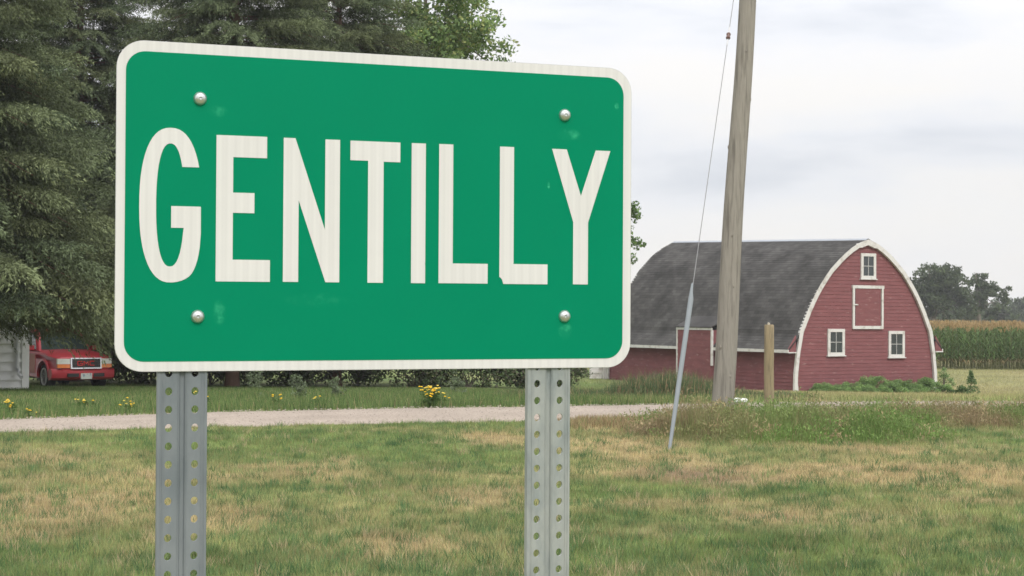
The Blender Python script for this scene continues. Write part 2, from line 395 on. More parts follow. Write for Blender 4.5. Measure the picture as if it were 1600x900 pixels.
cen = np.stack([x, y, h*RNG.uniform(.35, .95, len(x))], -1)
def _weedleaf():
    m_ = 34; c3 = np.repeat(cen, m_, 0)+RNG.normal(size=(len(cen)*m_, 3))*[.07, .07, .05]; N_ = len(c3)
    a = RNG.normal(size=(N_, 3)); a[:, 2] = abs(a[:, 2])+.4; a /= np.linalg.norm(a, axis=1)[:, None]; b = np.cross(a, RNG.normal(size=(N_, 3))); b /= np.linalg.norm(b, axis=1)[:, None]
    s_ = RNG.uniform(.016, .036, N_)[:, None]; v = np.stack([c3-a*s_, c3+b*s_*.28, c3+a*s_, c3-b*s_*.28], 1).reshape(-1, 3)
    v[:, 2] = np.maximum(v[:, 2], .01); c = np.repeat(cpole(cen[:, 0], cen[:, 1])*RNG.uniform(.95, 1.25, len(cen))[:, None], m_, 0)
    return npmesh('roadside_weeds', v, np.arange(4*N_).reshape(-1, 4), np.repeat(c, 4, 0))
_me = None
def _mk(): tag(link('roadside_weeds', _weedleaf(), None, M_grass), 'leafy weeds mixed into the tall grass round the utility pole', 'weeds', kind='stuff')
_mk()
patch('dry_grass', 'straw coloured rough grass between the sign post and the guy wire', 16000, (.3, 2.9), (21.2, 25.3), lambda x, y: .16*(fbm(x, y, .6, 75) > .42)*bump2(x, y, 1.5, 23.4, 1.2, 1.9), .007,
      mixcol([TN, RD, GR2], [.6, .25, .15]), keep=lambda x, y: ~on_road(x, y, -.02))
# verge behind the road
def yfar(x): return np.interp(x, B[:, 0], B[:, 1])
patch('verge_grass', 'green grass along the far side of the driveway below the spruces', 210000, (-16, 4), (21, 44),
      lambda x, y: (.13+.10*fbm(x, y, 1.2, 80)+.06*np.exp(-((y-yfar(x)-.4)/.5)**2))*(1-.45*sstep(3, 7, y-yfar(x))), .012,
      lambda x, y: np.clip(mixcol([GR, GR2, DK, TN], [.42, .33, .19, .06])(x, y), 0, 1), keep=lambda x, y: (y > yfar(x)-.05), seg=1)
patch('meadow_grass', 'yellowish green grass sloping from the driveway down to the barn and corn', 230000, (1.5, 36), (29, 86),
      lambda x, y: (.10+.10*fbm(x, y, 1.2, 81))*(1+.5*np.exp(-((y-yfar(x)-.4)/.6)**2)), .018,
      lambda x, y: np.clip(turf(x, y)*RNG.uniform(.75, 1.3, len(x))[:, None]*1.0, 0, 1), keep=lambda x, y: (y > yfar(x)-.05) & (x < 5+.36*y) & (RNG.random(len(x)) < 34/y), seg=1)
def hb(x, y):
    e_ = np.maximum(bump2(x, y, 3.3, 32.6, 1.5, 1.6), .45*bump2(x, y, 5.2, 32.4, 1.3, 1.3))
    e_ = np.maximum(e_, .45*bump2(x, y, 1.2, 32.6, 1.6, 1.4)); return .62*e_*(.45+1.1*fbm(x, y, .7, 83))*(e_ > .08)
patch('weed_patch', 'tall grey green weeds across the driveway in front of the low barn wall', 42000, (-1, 7.5), (30, 36), hb, .014,
      mixcol([(.10, .15, .07), (.14, .19, .09), TN, RD], [.42, .33, .15, .10]), keep=lambda x, y: (y > yfar(x)+.1), cat='weeds')

# ------------------------------------------------------------------ leafy things
def leaves(centres, rad, nper, size, cols, hang=0, zmin=None):
    """many small diamond leaves round clump centres"""
    cen = np.repeat(centres, nper, 0); n = len(cen); R = np.repeat(rad, nper) if hasattr(rad, '__len__') else np.full(n, rad)
    d = RNG.normal(size=(n, 3)); d /= np.linalg.norm(d, axis=1)[:, None]
    p = cen+d*(R*RNG.random(n)**.5)[:, None]*np.array([1, 1, .8])
    if zmin is not None: p[:, 2] = np.maximum(p[:, 2], zmin+.05*RNG.random(n))
    a = RNG.normal(size=(n, 3)); a /= np.linalg.norm(a, axis=1)[:, None]
    b = np.cross(a, RNG.normal(size=(n, 3))); b /= np.linalg.norm(b, axis=1)[:, None]
    s = size*RNG.uniform(.6, 1.3, n)[:, None]
    v = np.stack([p-a*s, p+b*s*.55, p+a*s, p-b*s*.55], 1).reshape(-1, 3)
    f = np.arange(4*n).reshape(-1, 4)
    ck = np.repeat(RNG.uniform(.78, 1.22, len(centres)), nper)
    cs = np.array(cols); c = cs[RNG.choice(len(cs), n)]*(ck*RNG.uniform(.8, 1.2, n))[:, None]
    return v, f, np.repeat(c, 4, 0)
def blob_centres(n, ell):
    """points inside a union of ellipsoids (cx,cy,cz,rx,ry,rz), denser to the outside"""
    P_ = []
    w = np.array([e_[3]*e_[4]*e_[5] for e_ in ell]); w = w/w.sum()
    for i in RNG.choice(len(ell), n, p=w):
        e_ = ell[i]; d = RNG.normal(size=3); d /= np.linalg.norm(d); P_.append(np.array(e_[:3])+d*np.array(e_[3:])*RNG.random()**.42)
    return np.array(P_)
def limbs(mb, base, top, r, centres, k=18, rt=.05):
    base = Vector(base); top = Vector(top); mb.tube([base, base.lerp(top, .4)+Vector((.08, 0, 0)), top], [r, r*.75, rt], 10)
    for i in RNG.choice(len(centres), min(k, len(centres)), replace=False):
        c = Vector(centres[i]); s = base.lerp(top, random.uniform(.25, .9)); mid = s.lerp(c, .5)+Vector((0, 0, .25))
        mb.tube([s, mid, c], [r*.35, r*.2, .012], 5)
def leafy_tree(name, loc, h, ell, label, cols, nclump, nper, crad, leaf, trunk_r, cat='tree', group=None, bark=None, extra=()):
    t = empty(name, loc, label, cat, group)
    cen = blob_centres(nclump, ell)
    if len(extra): cen = np.concatenate([cen, np.array(extra, float)])
    v, f, c = leaves(cen, crad, nper, leaf, cols)
    link('crown', npmesh('crown', v, f, c), t, M_leaf)
    mb = MB(); top = max(e_[2]+e_[5]*.6 for e_ in ell); limbs(mb, (0, 0, -.2), (ell[0][0]*.6, ell[0][1]*.6, top), trunk_r, cen)
    mb.build('trunk', bark or M_barkg, t, smooth=True)
    return t
def shrub(name, loc, ell, label, cols, nclump, nper, crad, leaf, cat='shrub', group=None, stem=True):
    t = empty(name, loc, label, cat, group); cen = blob_centres(nclump, ell); cen[:, 2] = np.maximum(cen[:, 2], .06)
    v, f, c = leaves(cen, crad, nper, leaf, cols, zmin=.01)
    link('foliage', npmesh('foliage', v, f, c), t, M_leaf)
    if stem:
        mb = MB()
        for i in RNG.choice(len(cen), min(8, len(cen)), replace=False): mb.tube([(0, 0, -.05), Vector(cen[i])*.5+Vector((0, 0, .1)), cen[i]], [.02, .014, .006], 5)
        mb.build('stem', M_barkg, t)
    return t

# spruces ------------------------------------------------------------
def bough_proto(seed, n_tw=26, nsp=46, sl=.020, sw=.0044):
    """unit spruce bough along +x, length 1: flat sprays of side twigs with needled sprigs, tips hanging"""
    R_ = np.random.default_rng(seed); v = []; c = []
    def axis(t): return np.array([t, 0*t, .10*np.sin(t*2.2)-.34*t*t+.16*t**4])
    for i in range(n_tw):
        t = .22+.78*(i+R_.random())/n_tw
        for s in (-1, 1, 0):
            L_ = (.36*(1-.70*t)+.06)*R_.uniform(.7, 1.2)*(1 if s else .5)
            d = np.array([.8, s*R_.uniform(.6, 1), -.15 if s else -1.1]); d /= np.linalg.norm(d)
            dr = R_.uniform(.15, .65); m_ = max(8, int(nsp*L_/.3))
            q = (np.arange(m_)+R_.random(m_))/m_
            p = axis(t)[None]+d[None]*(L_*q)[:, None]; p[:, 2] -= dr*L_*q*q
            a = d[None]+R_.normal(size=(m_, 3))*.6; a[:, 2] -= dr*q*1.5; a /= np.linalg.norm(a, axis=1)[:, None]
            b = np.cross(a, R_.normal(size=(m_, 3))); b /= np.linalg.norm(b, axis=1)[:, None]
            l_ = (sl*R_.uniform(.6, 1.35, m_))[:, None]; w_ = (sw*R_.uniform(.7, 1.3, m_))[:, None]
            p = p+R_.normal(size=(m_, 3))*.010
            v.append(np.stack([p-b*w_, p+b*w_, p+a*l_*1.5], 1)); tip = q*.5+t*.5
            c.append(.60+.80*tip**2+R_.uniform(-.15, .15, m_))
    return np.concatenate(v), np.concatenate(c)
PROTO = [bough_proto(s) for s in (1, 2, 3)]
def spruce(loc, H, R0, nb, seed, label, zlo=.6, tint=(1, 1, 1), share=None, rz=0, sc=1, low=()):
    name = 'spruce_tree'
    t = empty(name, loc, label, 'tree', 'spruces in front of the farmyard', rz)
    if share:
        for ch in share.children:
            o = ch.copy(); C.objects.link(o); o.parent = t
        t.scale = (sc, sc, sc); return t
    R_ = np.random.default_rng(seed); V = []; Cl = []
    lb = MB()
    for i in range(nb+len(low)):
        q = (min(i, nb-1)+R_.random())/nb
        z = zlo+(H-zlo)*(1-(1-q)**.72) if True else 0
        z = round(z/.62)*.62+R_.uniform(-.09, .09)+.25*math.sin(i*1.7)*.5
        rel = max(0, (z-zlo)/(H-zlo)); L_ = R0*max(0, 1-rel)**.72*R_.uniform(.72, 1.12)+.3
        ang = i*2.39996+R_.uniform(-.3, .3)
        if i >= nb: z, ang, L_ = low[i-nb]; rel = 0
        pv, pc = PROTO[i % 3]; n_ = len(pv)
        p = pv.reshape(-1, 3)*np.array([L_, L_*1.0, L_]);
        ca, sa = math.cos(ang), math.sin(ang); droop = R_.uniform(-.12, .12)+.25*rel
        p = np.stack([p[:, 0], p[:, 1], p[:, 2]+p[:, 0]*droop], -1)
        p = np.stack([p[:, 0]*ca-p[:, 1]*sa, p[:, 0]*sa+p[:, 1]*ca, p[:, 2]+z], -1)
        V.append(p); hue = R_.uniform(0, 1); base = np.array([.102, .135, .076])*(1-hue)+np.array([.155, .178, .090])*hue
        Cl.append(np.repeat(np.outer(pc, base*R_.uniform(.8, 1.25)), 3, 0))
        if i % 2 == 0: lb.tube([(0, 0, z), (ca*L_*.5, sa*L_*.5, z+L_*.5*(droop)+.0), (ca*L_*.85, sa*L_*.85, z-L_*.17+L_*.85*droop)], [.035, .022, .008], 4, cap=False)
    V = np.concatenate(V); f = np.arange(len(V)).reshape(-1, 3)
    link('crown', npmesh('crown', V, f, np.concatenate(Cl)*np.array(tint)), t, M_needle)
    mb = MB(); mb.tube([(0, 0, -.3), (.02, 0, .3), (0, .02, H*.5), (0, 0, H)], [.27, .20, .12, .02], 10); mb.build('trunk', M_bark, t, smooth=True)
    lb.build('branches', M_bark, t, kind='stuff')
    return t
spruce((-12.6, 33.6, T(-12.6, 33.6)), 15, 3.7, 330, 21, 'foremost spruce at the left edge with boughs hanging over the white shed', zlo=2.35, tint=(1.0, 1.0, 1.0),
       low=[(random.uniform(1.95, 2.7), math.radians(random.uniform(-35, 80)), random.uniform(2.6, 4.3)) for _ in range(23)])
sp2 = spruce((-7.9, 43.4, T(-7.9, 43.4)), 19, 4.1, 380, 23, 'spruce whose brown trunk shows just right of the left sign post', zlo=2.4)
spruce((-14.0, 49.5, T(-12.3, 49.5)), 0, 0, 0, 0, 'spruce standing behind the red truck', share=sp2, rz=1.2, sc=1.05)
spruce((-5.3, 46.5, T(-4.5, 46.5)), 0, 0, 0, 0, 'spruce behind the middle of the sign beside the leafy tree', share=sp2, rz=2.6, sc=.92)
spruce((-17.8, 42, T(-16.8, 41)), 0, 0, 0, 0, 'spruce beyond the white shed, mostly outside the left edge', share=sp2, rz=4, sc=1)
LG = [(.11, .18, .065), (.14, .22, .07), (.17, .25, .08), (.09, .15, .055)]
leafy_tree('leafy_tree', (-2.9, 50, T(-2.9, 50)), 13, [(0, 0, 8.6, 2.75, 2.6, 3.8), (-.9, 0, 11.3, 2.3, 2.3, 2.4), (.6, 0, 12.2, 1.9, 2, 2.0), (.7, -.3, 5.6, 2.2, 2, 2), (1.15, 0, 11.0, 1.8, 1.8, 2.9), (-1.6, .3, 9.5, 1.8, 1.6, 2)],
           'bright green broadleaf tree rising behind the top edge of the sign', [(.17, .26, .10), (.21, .31, .11), (.26, .36, .13), (.14, .21, .085), (.32, .36, .13)], 300, 150, .5, .075, .2)
leafy_tree('leafy_tree', (2.0, 55, T(2, 55)), 9, [(0, 0, 5.3, 2.2, 2, 1.9), (.6, 0, 5.3, 2.25, 1.5, .7), (.4, 0, 4.0, 2.2, 1.6, .5)],
           'broadleaf tree hidden by the sign with leaf tips showing past its right edge', LG, 90, 90, .30, .075, .15, extra=[(2.3, 0, 6.35), (2.38, .1, 6.2), (2.32, 0, 6.55), (2.2, 0, 5.3), (2.2, 0, 4.7), (2.1, 0, 5.7)])
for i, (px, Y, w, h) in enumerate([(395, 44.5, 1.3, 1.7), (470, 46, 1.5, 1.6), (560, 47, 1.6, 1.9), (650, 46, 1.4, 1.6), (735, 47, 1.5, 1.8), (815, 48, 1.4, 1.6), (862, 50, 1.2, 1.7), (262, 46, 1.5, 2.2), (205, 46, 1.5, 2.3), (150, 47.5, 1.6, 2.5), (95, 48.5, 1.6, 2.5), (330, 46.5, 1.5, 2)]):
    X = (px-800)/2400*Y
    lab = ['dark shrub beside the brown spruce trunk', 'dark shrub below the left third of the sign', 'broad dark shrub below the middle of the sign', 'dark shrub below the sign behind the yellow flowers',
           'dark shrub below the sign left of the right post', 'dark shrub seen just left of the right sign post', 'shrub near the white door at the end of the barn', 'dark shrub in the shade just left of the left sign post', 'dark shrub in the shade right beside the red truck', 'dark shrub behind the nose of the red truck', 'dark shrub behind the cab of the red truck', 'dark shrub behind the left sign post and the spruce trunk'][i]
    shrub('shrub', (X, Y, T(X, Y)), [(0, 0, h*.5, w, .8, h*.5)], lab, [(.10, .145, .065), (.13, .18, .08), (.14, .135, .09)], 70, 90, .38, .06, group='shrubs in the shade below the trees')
# far trees beyond the corn
FG = [(.075, .105, .05), (.06, .085, .042), (.095, .125, .055)]
def far_tree(px, Y, h, w, label, ell=None, ncl=120, nper=70, cr_=.8, leaf=.26, cols=FG, tr=.35):
    X = (px-800)/2400*Y; return leafy_tree('leafy_tree', (X, Y, T(X, Y)), h, ell or [(0, 0, h*.6, w, w*.8, h*.4)], label, cols, ncl, nper, cr_, leaf, tr, group='trees beyond the cornfield')
far_tree(1462, 195, 10, 5, 'broad dark crowned tree standing highest beyond the corn, right of the barn',
         [(-1.5, 0, 5.6, 3.4, 3, 3.2), (1.2, 0, 6.6, 3.2, 3, 3.3), (-.3, 0, 7.6, 2.4, 2.5, 2.6), (-3.8, 0, 5.2, 2, 2, 2.4), (3, 0, 4.2, 2.8, 2, 2.6)], 240, 70, .75, .2, tr=.4)
far_tree(1532, 200, 9.5, 3.4, 'loose airy tree leaning right beside the dark tree beyond the corn',
         [(-1, 0, 6.2, 2.4, 2, 2.2), (1.4, 0, 6.6, 2.4, 2, 1.5), (3.2, 0, 5.6, 1.5, 1.5, .9), (-.6, 0, 8.2, 1.6, 1.6, 1.0), (.3, 0, 4, 2, 2, 1.4)], 80, 60, .55, .2, tr=.3)
far_tree(1548, 260, 5.6, 5, 'low tree in the hedge line at the right beyond the corn', [(0, 0, 3.4, 4.5, 3, 2.4)], 60, 70, .9, .3)
far_tree(1502, 290, 5.0, 5, 'small pale tree seen below the two tall trees', [(0, 0, 3.2, 5, 3, 2.2)], 60, 70, .9, .3, cols=[(.10, .15, .06), (.12, .16, .07)])
far_tree(1590, 330, 7, 6, 'distant bluish tree at the right edge of the photo', [(0, 0, 4.6, 6, 4, 2.9)], 70, 70, 1.1, .35)
# distant wood line on the horizon
n = 900; tx = np.linspace(-260, 420, n); cen = np.stack([tx, 430+40*fbm(tx, tx*0, 60, 90), -1.0+2.2+3.4*fbm(tx, tx*0, 22, 91)*RNG.uniform(.3, 1.1, n)+0], -1)
v, f, c = leaves(cen, 2.4, 60, .7, FG)
tag(link('distant_wood', npmesh('distant_wood', v, f, c), None, M_leaf), 'low line of far-off woodland on the horizon', 'trees', kind='stuff')

# ------------------------------------------------------------------ corn
def corn_mesh(seed, simple=False):
    R_ = np.random.default_rng(seed); v = []; c = []
    g = lambda: np.array([.095, .155, .05])*R_.uniform(.75, 1.3)
    H_ = 2.36*R_.uniform(.95, 1.05)
    def tri(a, b, d, cl): v.extend((a, b, d)); c.extend((cl, cl, cl))
    def quad(a, b, d, e_, cl): tri(a, b, d, cl); tri(a, d, e_, cl)
    for k in range(1 if simple else 2):
        ax = np.array([math.cos(k*1.57), math.sin(k*1.57), 0])*.016
        quad(-ax, ax, ax*.6+[0, 0, H_], -ax*.6+[0, 0, H_], np.array([.15, .17, .07]))
    nl = 5 if simple else 11
    for k in range(nl):
        z = H_*(.18+.78*k/nl)+R_.uniform(-.05, .05); a = R_.uniform(0, 6.28); L_ = R_.uniform(.45, .75)*(1-.35*(k/nl)**2); w = R_.uniform(.03, .045)
        d = np.array([math.cos(a), math.sin(a), 0]); s = np.array([-d[1], d[0], 0])*w
        p0 = np.array([0, 0, z]); p1 = p0+d*L_*.45+[0, 0, .28*L_*R_.uniform(.7, 1.5)]; p2 = p0+d*L_*R_.uniform(.7, .95)+[0, 0, -.15*L_*R_.uniform(-.2, 1.6)]
        cl = g() if z > .5 else np.array([.24, .19, .09])*R_.uniform(.7, 1.1)
        quad(p0-s*.5, p0+s*.5, p1+s, p1-s, cl); tri(p1-s, p1+s, p2, cl)
    for k in range(3 if simple else 7):
        a = R_.uniform(0, 6.28); d = np.array([math.cos(a), math.sin(a), 0]); s = np.array([-d[1], d[0], 0])*.014
        p0 = np.array([0, 0, H_-.02]); p1 = p0+d*R_.uniform(.03, .16)+[0, 0, R_.uniform(.16, .27)]
        tri(p0-s, p0+s, p1+s, np.array([.42, .30, .15])); tri(p0-s, p1+s, p1-s, np.array([.42, .30, .15]))
    return np.array(v), np.array(c)
CM = []
for k in range(6):
    v, c = corn_mesh(100+k); me = npmesh('corn_plant', v, np.arange(len(v)).reshape(-1, 3), c); me.materials.append(M_corn); CM.append(me)
cnt = 0
for r_i in range(5):
    for k in range(57):
        x = 22.2+.2*k+random.uniform(-.04, .04); y = 86+.76*r_i+random.uniform(-.06, .06)
        o = bpy.data.objects.new('corn_plant', CM[cnt % 6]); C.objects.link(o); o.location = (x, y, T(x, y)-.02)
        o.rotation_euler = (random.uniform(-.06, .06), random.uniform(-.06, .06), random.uniform(0, 6.28)); s = random.uniform(.9, 1.06); o.scale = (s, s, s)
        tag(o, 'tasselled green corn plant in the front rows of the cornfield right of the barn', 'corn plant', 'corn plants in the front rows'); cnt += 1
cv, cc_ = [], []
SP = [corn_mesh(200+k) for k in range(3)]+[corn_mesh(300+k, True) for k in range(3)]
def put_corn(x, y, p):
    v, c = p; a = random.uniform(0, 6.28); s = random.uniform(.9, 1.06); ca, sa = math.cos(a)*s, math.sin(a)*s
    q = np.stack([v[:, 0]*ca-v[:, 1]*sa+x, v[:, 0]*sa+v[:, 1]*ca+y, v[:, 2]*s+T(x, y)-.02], -1); cv.append(q); cc_.append(c*random.uniform(.85, 1.15))
for r_i in range(5):
    for x in list(np.arange(12, 22.1, .24))+list(np.arange(33.6, 46, .24)): put_corn(x, 86+.76*r_i, SP[random.randrange(3)])
y = 86+.76*5
while y < 190:
    st = .27 if y < 96 else (.4 if y < 120 else .6); x0 = .13*y; x1 = .40*y+4
    for x in np.arange(x0, x1, st): put_corn(x+random.uniform(-.05, .05), y, SP[3+random.randrange(3)] if y > 91 else SP[random.randrange(3)])
    y += .76 if y < 96 else (1.5 if y < 130 else 3)
v = np.concatenate(cv); f = np.arange(len(v)).reshape(-1, 3)
tag(link('cornfield', npmesh('cornfield', v, f, np.concatenate(cc_)), None, M_corn), 'field of tall tasselled corn stretching away behind its front rows', 'corn', kind='stuff')

# ------------------------------------------------------------------ barn
ANG = math.radians(30)
BU = np.array([math.cos(ANG), math.sin(ANG)]); BV = np.array([-math.sin(ANG), math.cos(ANG)])
BO = np.array([11.567, 63.0]); BZ = -1.42
BW, BL, BH, RISE = 7.88, 13.6, 6.36, .42
barn = empty('barn', (BO[0], BO[1], BZ), 'faded red gothic arched barn with white trim and dark shingled roof', 'barn', rz=ANG)
HF = np.array([0, .12, .26, .40, .54, .62, .685, .79, .89, .94, .973, 1.0]); WF = np.array([1, .995, .967, .92, .81, .735, .665, .53, .345, .225, .13, 0])
def half(h): return np.interp(h, HF, WF)*BW/2
def zz(h, v): return h*BH+max(0, (h-.29)/.71)*RISE*v/BL
uc = BW/2
hs = list(np.linspace(0, 1, 43))
# gable walls of lapped boards
def gable(y0, sgn, name):
    mb = MB(); nb = 42
    for k in range(nb):
        h0, h1 = k/nb, (k+1)/nb-.0004
        a0, a1 = half(h0), half(h1); z0, z1 = zz(h0, y0), zz(h1, y0)
        lo = .018; hi = .006
        v = [(uc-a0, y0-sgn*lo, z0), (uc+a0, y0-sgn*lo, z0), (uc+a1, y0-sgn*hi, z1), (uc-a1, y0-sgn*hi, z1), (uc-a0, y0+sgn*.03, z0), (uc+a0, y0+sgn*.03, z0), (uc+a1, y0+sgn*.03, z1), (uc-a1, y0+sgn*.03, z1)]
        mb.add(v, [(0, 1, 2, 3), (0, 4, 5, 1), (3, 2, 6, 7), (1, 5, 6, 2), (0, 3, 7, 4), (4, 7, 6, 5)])
    mb.build(name, M_barnred, barn, kind='stuff')
gable(0, 1, 'gable_siding'); gable(BL, -1, 'gable_siding')
# long walls
for sgn in (-1, 1):
    mb = MB(); nb = 13
    for k in range(nb):
        h0, h1 = k/42, (k+1)/42-.0004; a0, a1 = half(h0)-.03, half(h1)-.03
        q = lambda a, dz, y, z: (uc+sgn*(a+dz), y, z)
        v = [q(a0, .028, .05, zz(h0, 0)), q(a0, .028, BL-.05, zz(h0, 0)), q(a1, .004, BL-.05, zz(h1, 0)), q(a1, .004, .05, zz(h1, 0)),
             q(a0, -.03, .05, zz(h0, 0)), q(a0, -.03, BL-.05, zz(h0, 0)), q(a1, -.03, BL-.05, zz(h1, 0)), q(a1, -.03, .05, zz(h1, 0))]
        mb.add(v, [(0, 1, 2, 3), (0, 4, 5, 1), (3, 2, 6, 7), (1, 5, 6, 2), (0, 3, 7, 4), (4, 7, 6, 5)])
    mb.build('wall_siding', M_barnred, barn, kind='stuff')
# roof polyline: from ridge down and flared out at the eave
HE = .288
def roof_pts(sgn, v, off=.09):
    hh_ = [1, .985, .96, .93, .89, .84, .79, .735, .685, .62, .54, .47, .40, .37]
    P_ = []
    for i, h in enumerate(hh_):
        a = half(h); 
        da = (half(h-.01)-half(h+.005 if h < .995 else 1))/(.015*BH)
        nrm = np.array([1, da]); nrm = nrm/np.linalg.norm(nrm)
        if h == 1: nrm = np.array([0, 1.])
        P_.append((a+off*nrm[0], zz(h, v)+off*nrm[1]))
    P_ += [(uc*1.005+.06, zz(.33, v)+.02), (uc+.38, zz(HE, v)-.02)]
    return [(uc+sgn*a, z) for a, z in P_]
def dens(P_, step):
    P_ = np.array(P_); d = np.r_[0, np.cumsum(np.linalg.norm(np.diff(P_, axis=0), axis=1))]; n = max(2, int(d[-1]/step)+1)
    t = np.linspace(0, d[-1], n); return np.stack([np.interp(t, d, P_[:, 0]), np.interp(t, d, P_[:, 1])], -1)
V0, V1 = -.13, BL+.13
for sgn in (-1, 1):
    A_ = dens(roof_pts(sgn, 0), .145); n_ = len(A_)
    d0 = dens(roof_pts(sgn, BL), .145); B_ = np.stack([np.interp(np.linspace(0, 1, n_), np.linspace(0, 1, len(d0)), d0[:, i]) for i in (0, 1)], -1)
    deck = MB()
    for i in range(n_-1):
        a0, a1, b0, b1 = A_[i], A_[i+1], B_[i], B_[i+1]
        t_ = a1-a0; nn = np.array([-t_[1], t_[0]]); nn = nn/np.linalg.norm(nn)*(-.05)*(-1 if sgn < 0 else 1)
        if nn[1] > 0: nn = -nn
        deck.add([(a0[0], V0, a0[1]), (a1[0], V0, a1[1]), (b1[0], V1, b1[1]), (b0[0], V1, b0[1]),
                  (a0[0]+nn[0], V0, a0[1]+nn[1]), (a1[0]+nn[0], V0, a1[1]+nn[1]), (b1[0]+nn[0], V1, b1[1]+nn[1]), (b0[0]+nn[0], V1, b0[1]+nn[1])],
                 [(0, 1, 2, 3), (7, 6, 5, 4), (0, 4, 5, 1), (3, 2, 6, 7)], (.045, .043, .042))
    deck.build('roof', M_shingle, barn)
    vs = []; cs_ = []; tabw = .31
    cn = int((V1-V0)/tabw)
    for i in range(n_-1):
        a0, a1, b0, b1 = A_[i], A_[i+1], B_[i], B_[i+1]
        t_ = a1-a0; nn = np.array([-t_[1], t_[0]]); nn = nn/np.linalg.norm(nn)
        if nn[1] < 0: nn = -nn
        off0 = (i % 2)*.5*tabw
        for k in range(-1, cn+1):
            y0 = max(V0, V0+off0+k*tabw); y1 = min(V1, V0+off0+(k+1)*tabw-.008)
            if y1-y0 < .03: continue
            P4 = []
            for y_ in (y0, y1):
                t = (y_-V0)/(V1-V0); u_ = a0*(1-t)+b0*t; l_ = a1*(1-t)+b1*t
                up = u_+nn*.004; dn = l_+nn*.012; P4 += [(up[0], y_, up[1]), (dn[0], y_, dn[1]), ((l_+nn*.001)[0], y_, (l_+nn*.001)[1])]
            vs += [P4[0], P4[3], P4[4], P4[1]]; vs += [P4[1], P4[4], P4[5], P4[2]]
            g_ = random.choice((.062, .068, .074, .080)) * random.uniform(.94, 1.08)
            cs_ += [(g_*1.03, g_, g_*.97)]*8
    v = np.array(vs); me = npmesh('shingles', v, np.arange(len(v)).reshape(-1, 4), np.array(cs_))
    o = link('shingles', me, barn, M_shingle); o['kind'] = 'stuff'
mb = MB()
for t0 in range(14):
    y0 = V0+(V1-V0)*t0/14; y1 = V0+(V1-V0)*(t0+1)/14-.01
    z0 = zz(1, 0)+.10+RISE*y0/BL; z1 = zz(1, 0)+.10+RISE*y1/BL
    for s in (-1, 1):
        mb.add([(uc, y0, z0+.03), (uc, y1, z1+.03), (uc+s*.16, y1, z1-.05), (uc+s*.16, y0, z0-.05)], [(0, 1, 2, 3)])
mb.build('ridge_cap', flat_mat('grey_ridge_metal', (.33, .36, .40), rough=.5, metallic=.3), barn)
# white arch trim on both gables
def arch(y0, y1, name):
    mb = MB(); L_ = []
    hh_ = np.r_[np.linspace(0, .9, 28), np.linspace(.92, 1, 9)]
    for s in (-1, 1):
        prev = None
        for h in hh_:
            a = half(h); h2 = min(1, h+.004); h1 = max(0, h-.004); tx_, tz_ = half(h2)-half(h1), (h2-h1)*BH
            nn = np.array([tz_, -tx_]); nn /= np.linalg.norm(nn)
            if h > .995: nn = np.array([0, 1.])
            wd = .19 if h > .05 else .23
            o_ = (max(0, a+.10*nn[0]) if h < .995 else 0, zz(h, y0)+.09*nn[1]*(1 if h > .1 else 0)); i_ = (max(0, a+(.10-wd)*nn[0]) if h < .995 else 0, zz(h, y0)+(.09-wd*(1.25 if h > .97 else 1))*nn[1]*(1 if h > .1 else 0))
            if h < .35: o_ = (a+.07, o_[1])
            cur = [(uc+s*o_[0], y0, o_[1]), (uc+s*i_[0], y0, i_[1]), (uc+s*i_[0], y1, i_[1]), (uc+s*o_[0], y1, o_[1])]
            if prev: mb.add(prev+cur, [(0, 1, 5, 4), (1, 2, 6, 5), (2, 3, 7, 6), (3, 0, 4, 7)])
            prev = cur
    mb.build(name, M_barnwhite, barn)
arch(-.145, -.034, 'arch_trim'); arch(BL+.034, BL+.145, 'arch_trim')
# windows and loft door on the gable (u0, u1, z0, z1)
M_glass = flat_mat('dark_window_glass', (.035, .045, .05), rough=.12, var=.3, scale=2, spec=.7)
def window(u0, u1, z0, z1, y=-.03, open_dark=False):
    fr = MB(); w = .13
    for b in [((u0, y-.05, z0), (u1, y+.02, z0+w)), ((u0, y-.05, z1-w), (u1, y+.02, z1)), ((u0, y-.048, z0+w), (u0+w, y+.02, z1-w)), ((u1-w, y-.048, z0+w), (u1, y+.02, z1-w))]: fr.box(*b)
    o = fr.build('window', M_barnwhite, barn)
    s = MB(); s.box((u0-.05, y-.085, z0-.035), (u1+.05, y+.02, z0+.003)); s.build('sill', M_barnwhite, o)
    um, zm = (u0+u1)/2, (z0+z1)/2
    for (a0, a1) in ((u0+w, um-.014), (um+.014, u1-w)):
        for (b0, b1) in ((z0+w, zm-.014), (zm+.014, z1-w)):
            p = MB(); p.box((a0, y-.012, b0), (a1, y-.004, b1)); p.build('pane', M_glass, o)
    mm = MB(); mm.box((um-.014, y-.03, z0+w), (um+.014, y+.01, z1-w)); mm.box((u0+w, y-.028, zm-.014), (u1-w, y+.01, zm+.014)); mm.build('muntin', flat_mat('grey_muntin', (.42, .42, .41), rough=.7), o)
MUN = None
window(1.78, 2.70, 1.55, 2.66); window(5.18, 6.10, 1.45, 2.58); window(3.60, 4.44, 4.78, 5.86)
d = MB(); u0_, u1_, z0_, z1_ = 3.14, 4.86, 2.66, 4.50
for k in range(11):
    zz0 = z0_+.13+k*.1425; d.box((u0_+.15, -.075+(.004 if k % 2 else 0), zz0), (u1_-.15, -.035, zz0+.139))
do = d.build('loft_door', M_barnred, barn)
d = MB(); w = .13
d.box((u0_, -.09, z0_), (u1_, -.02, z0_+w)); d.box((u0_-.03, -.095, z1_-w), (u1_+.03, -.02, z1_)); d.box((u0_, -.088, z0_+w), (u0_+w*.8, -.02, z1_-w)); d.box((u1_-w*.8, -.088, z0_+w), (u1_, -.02, z1_-w))
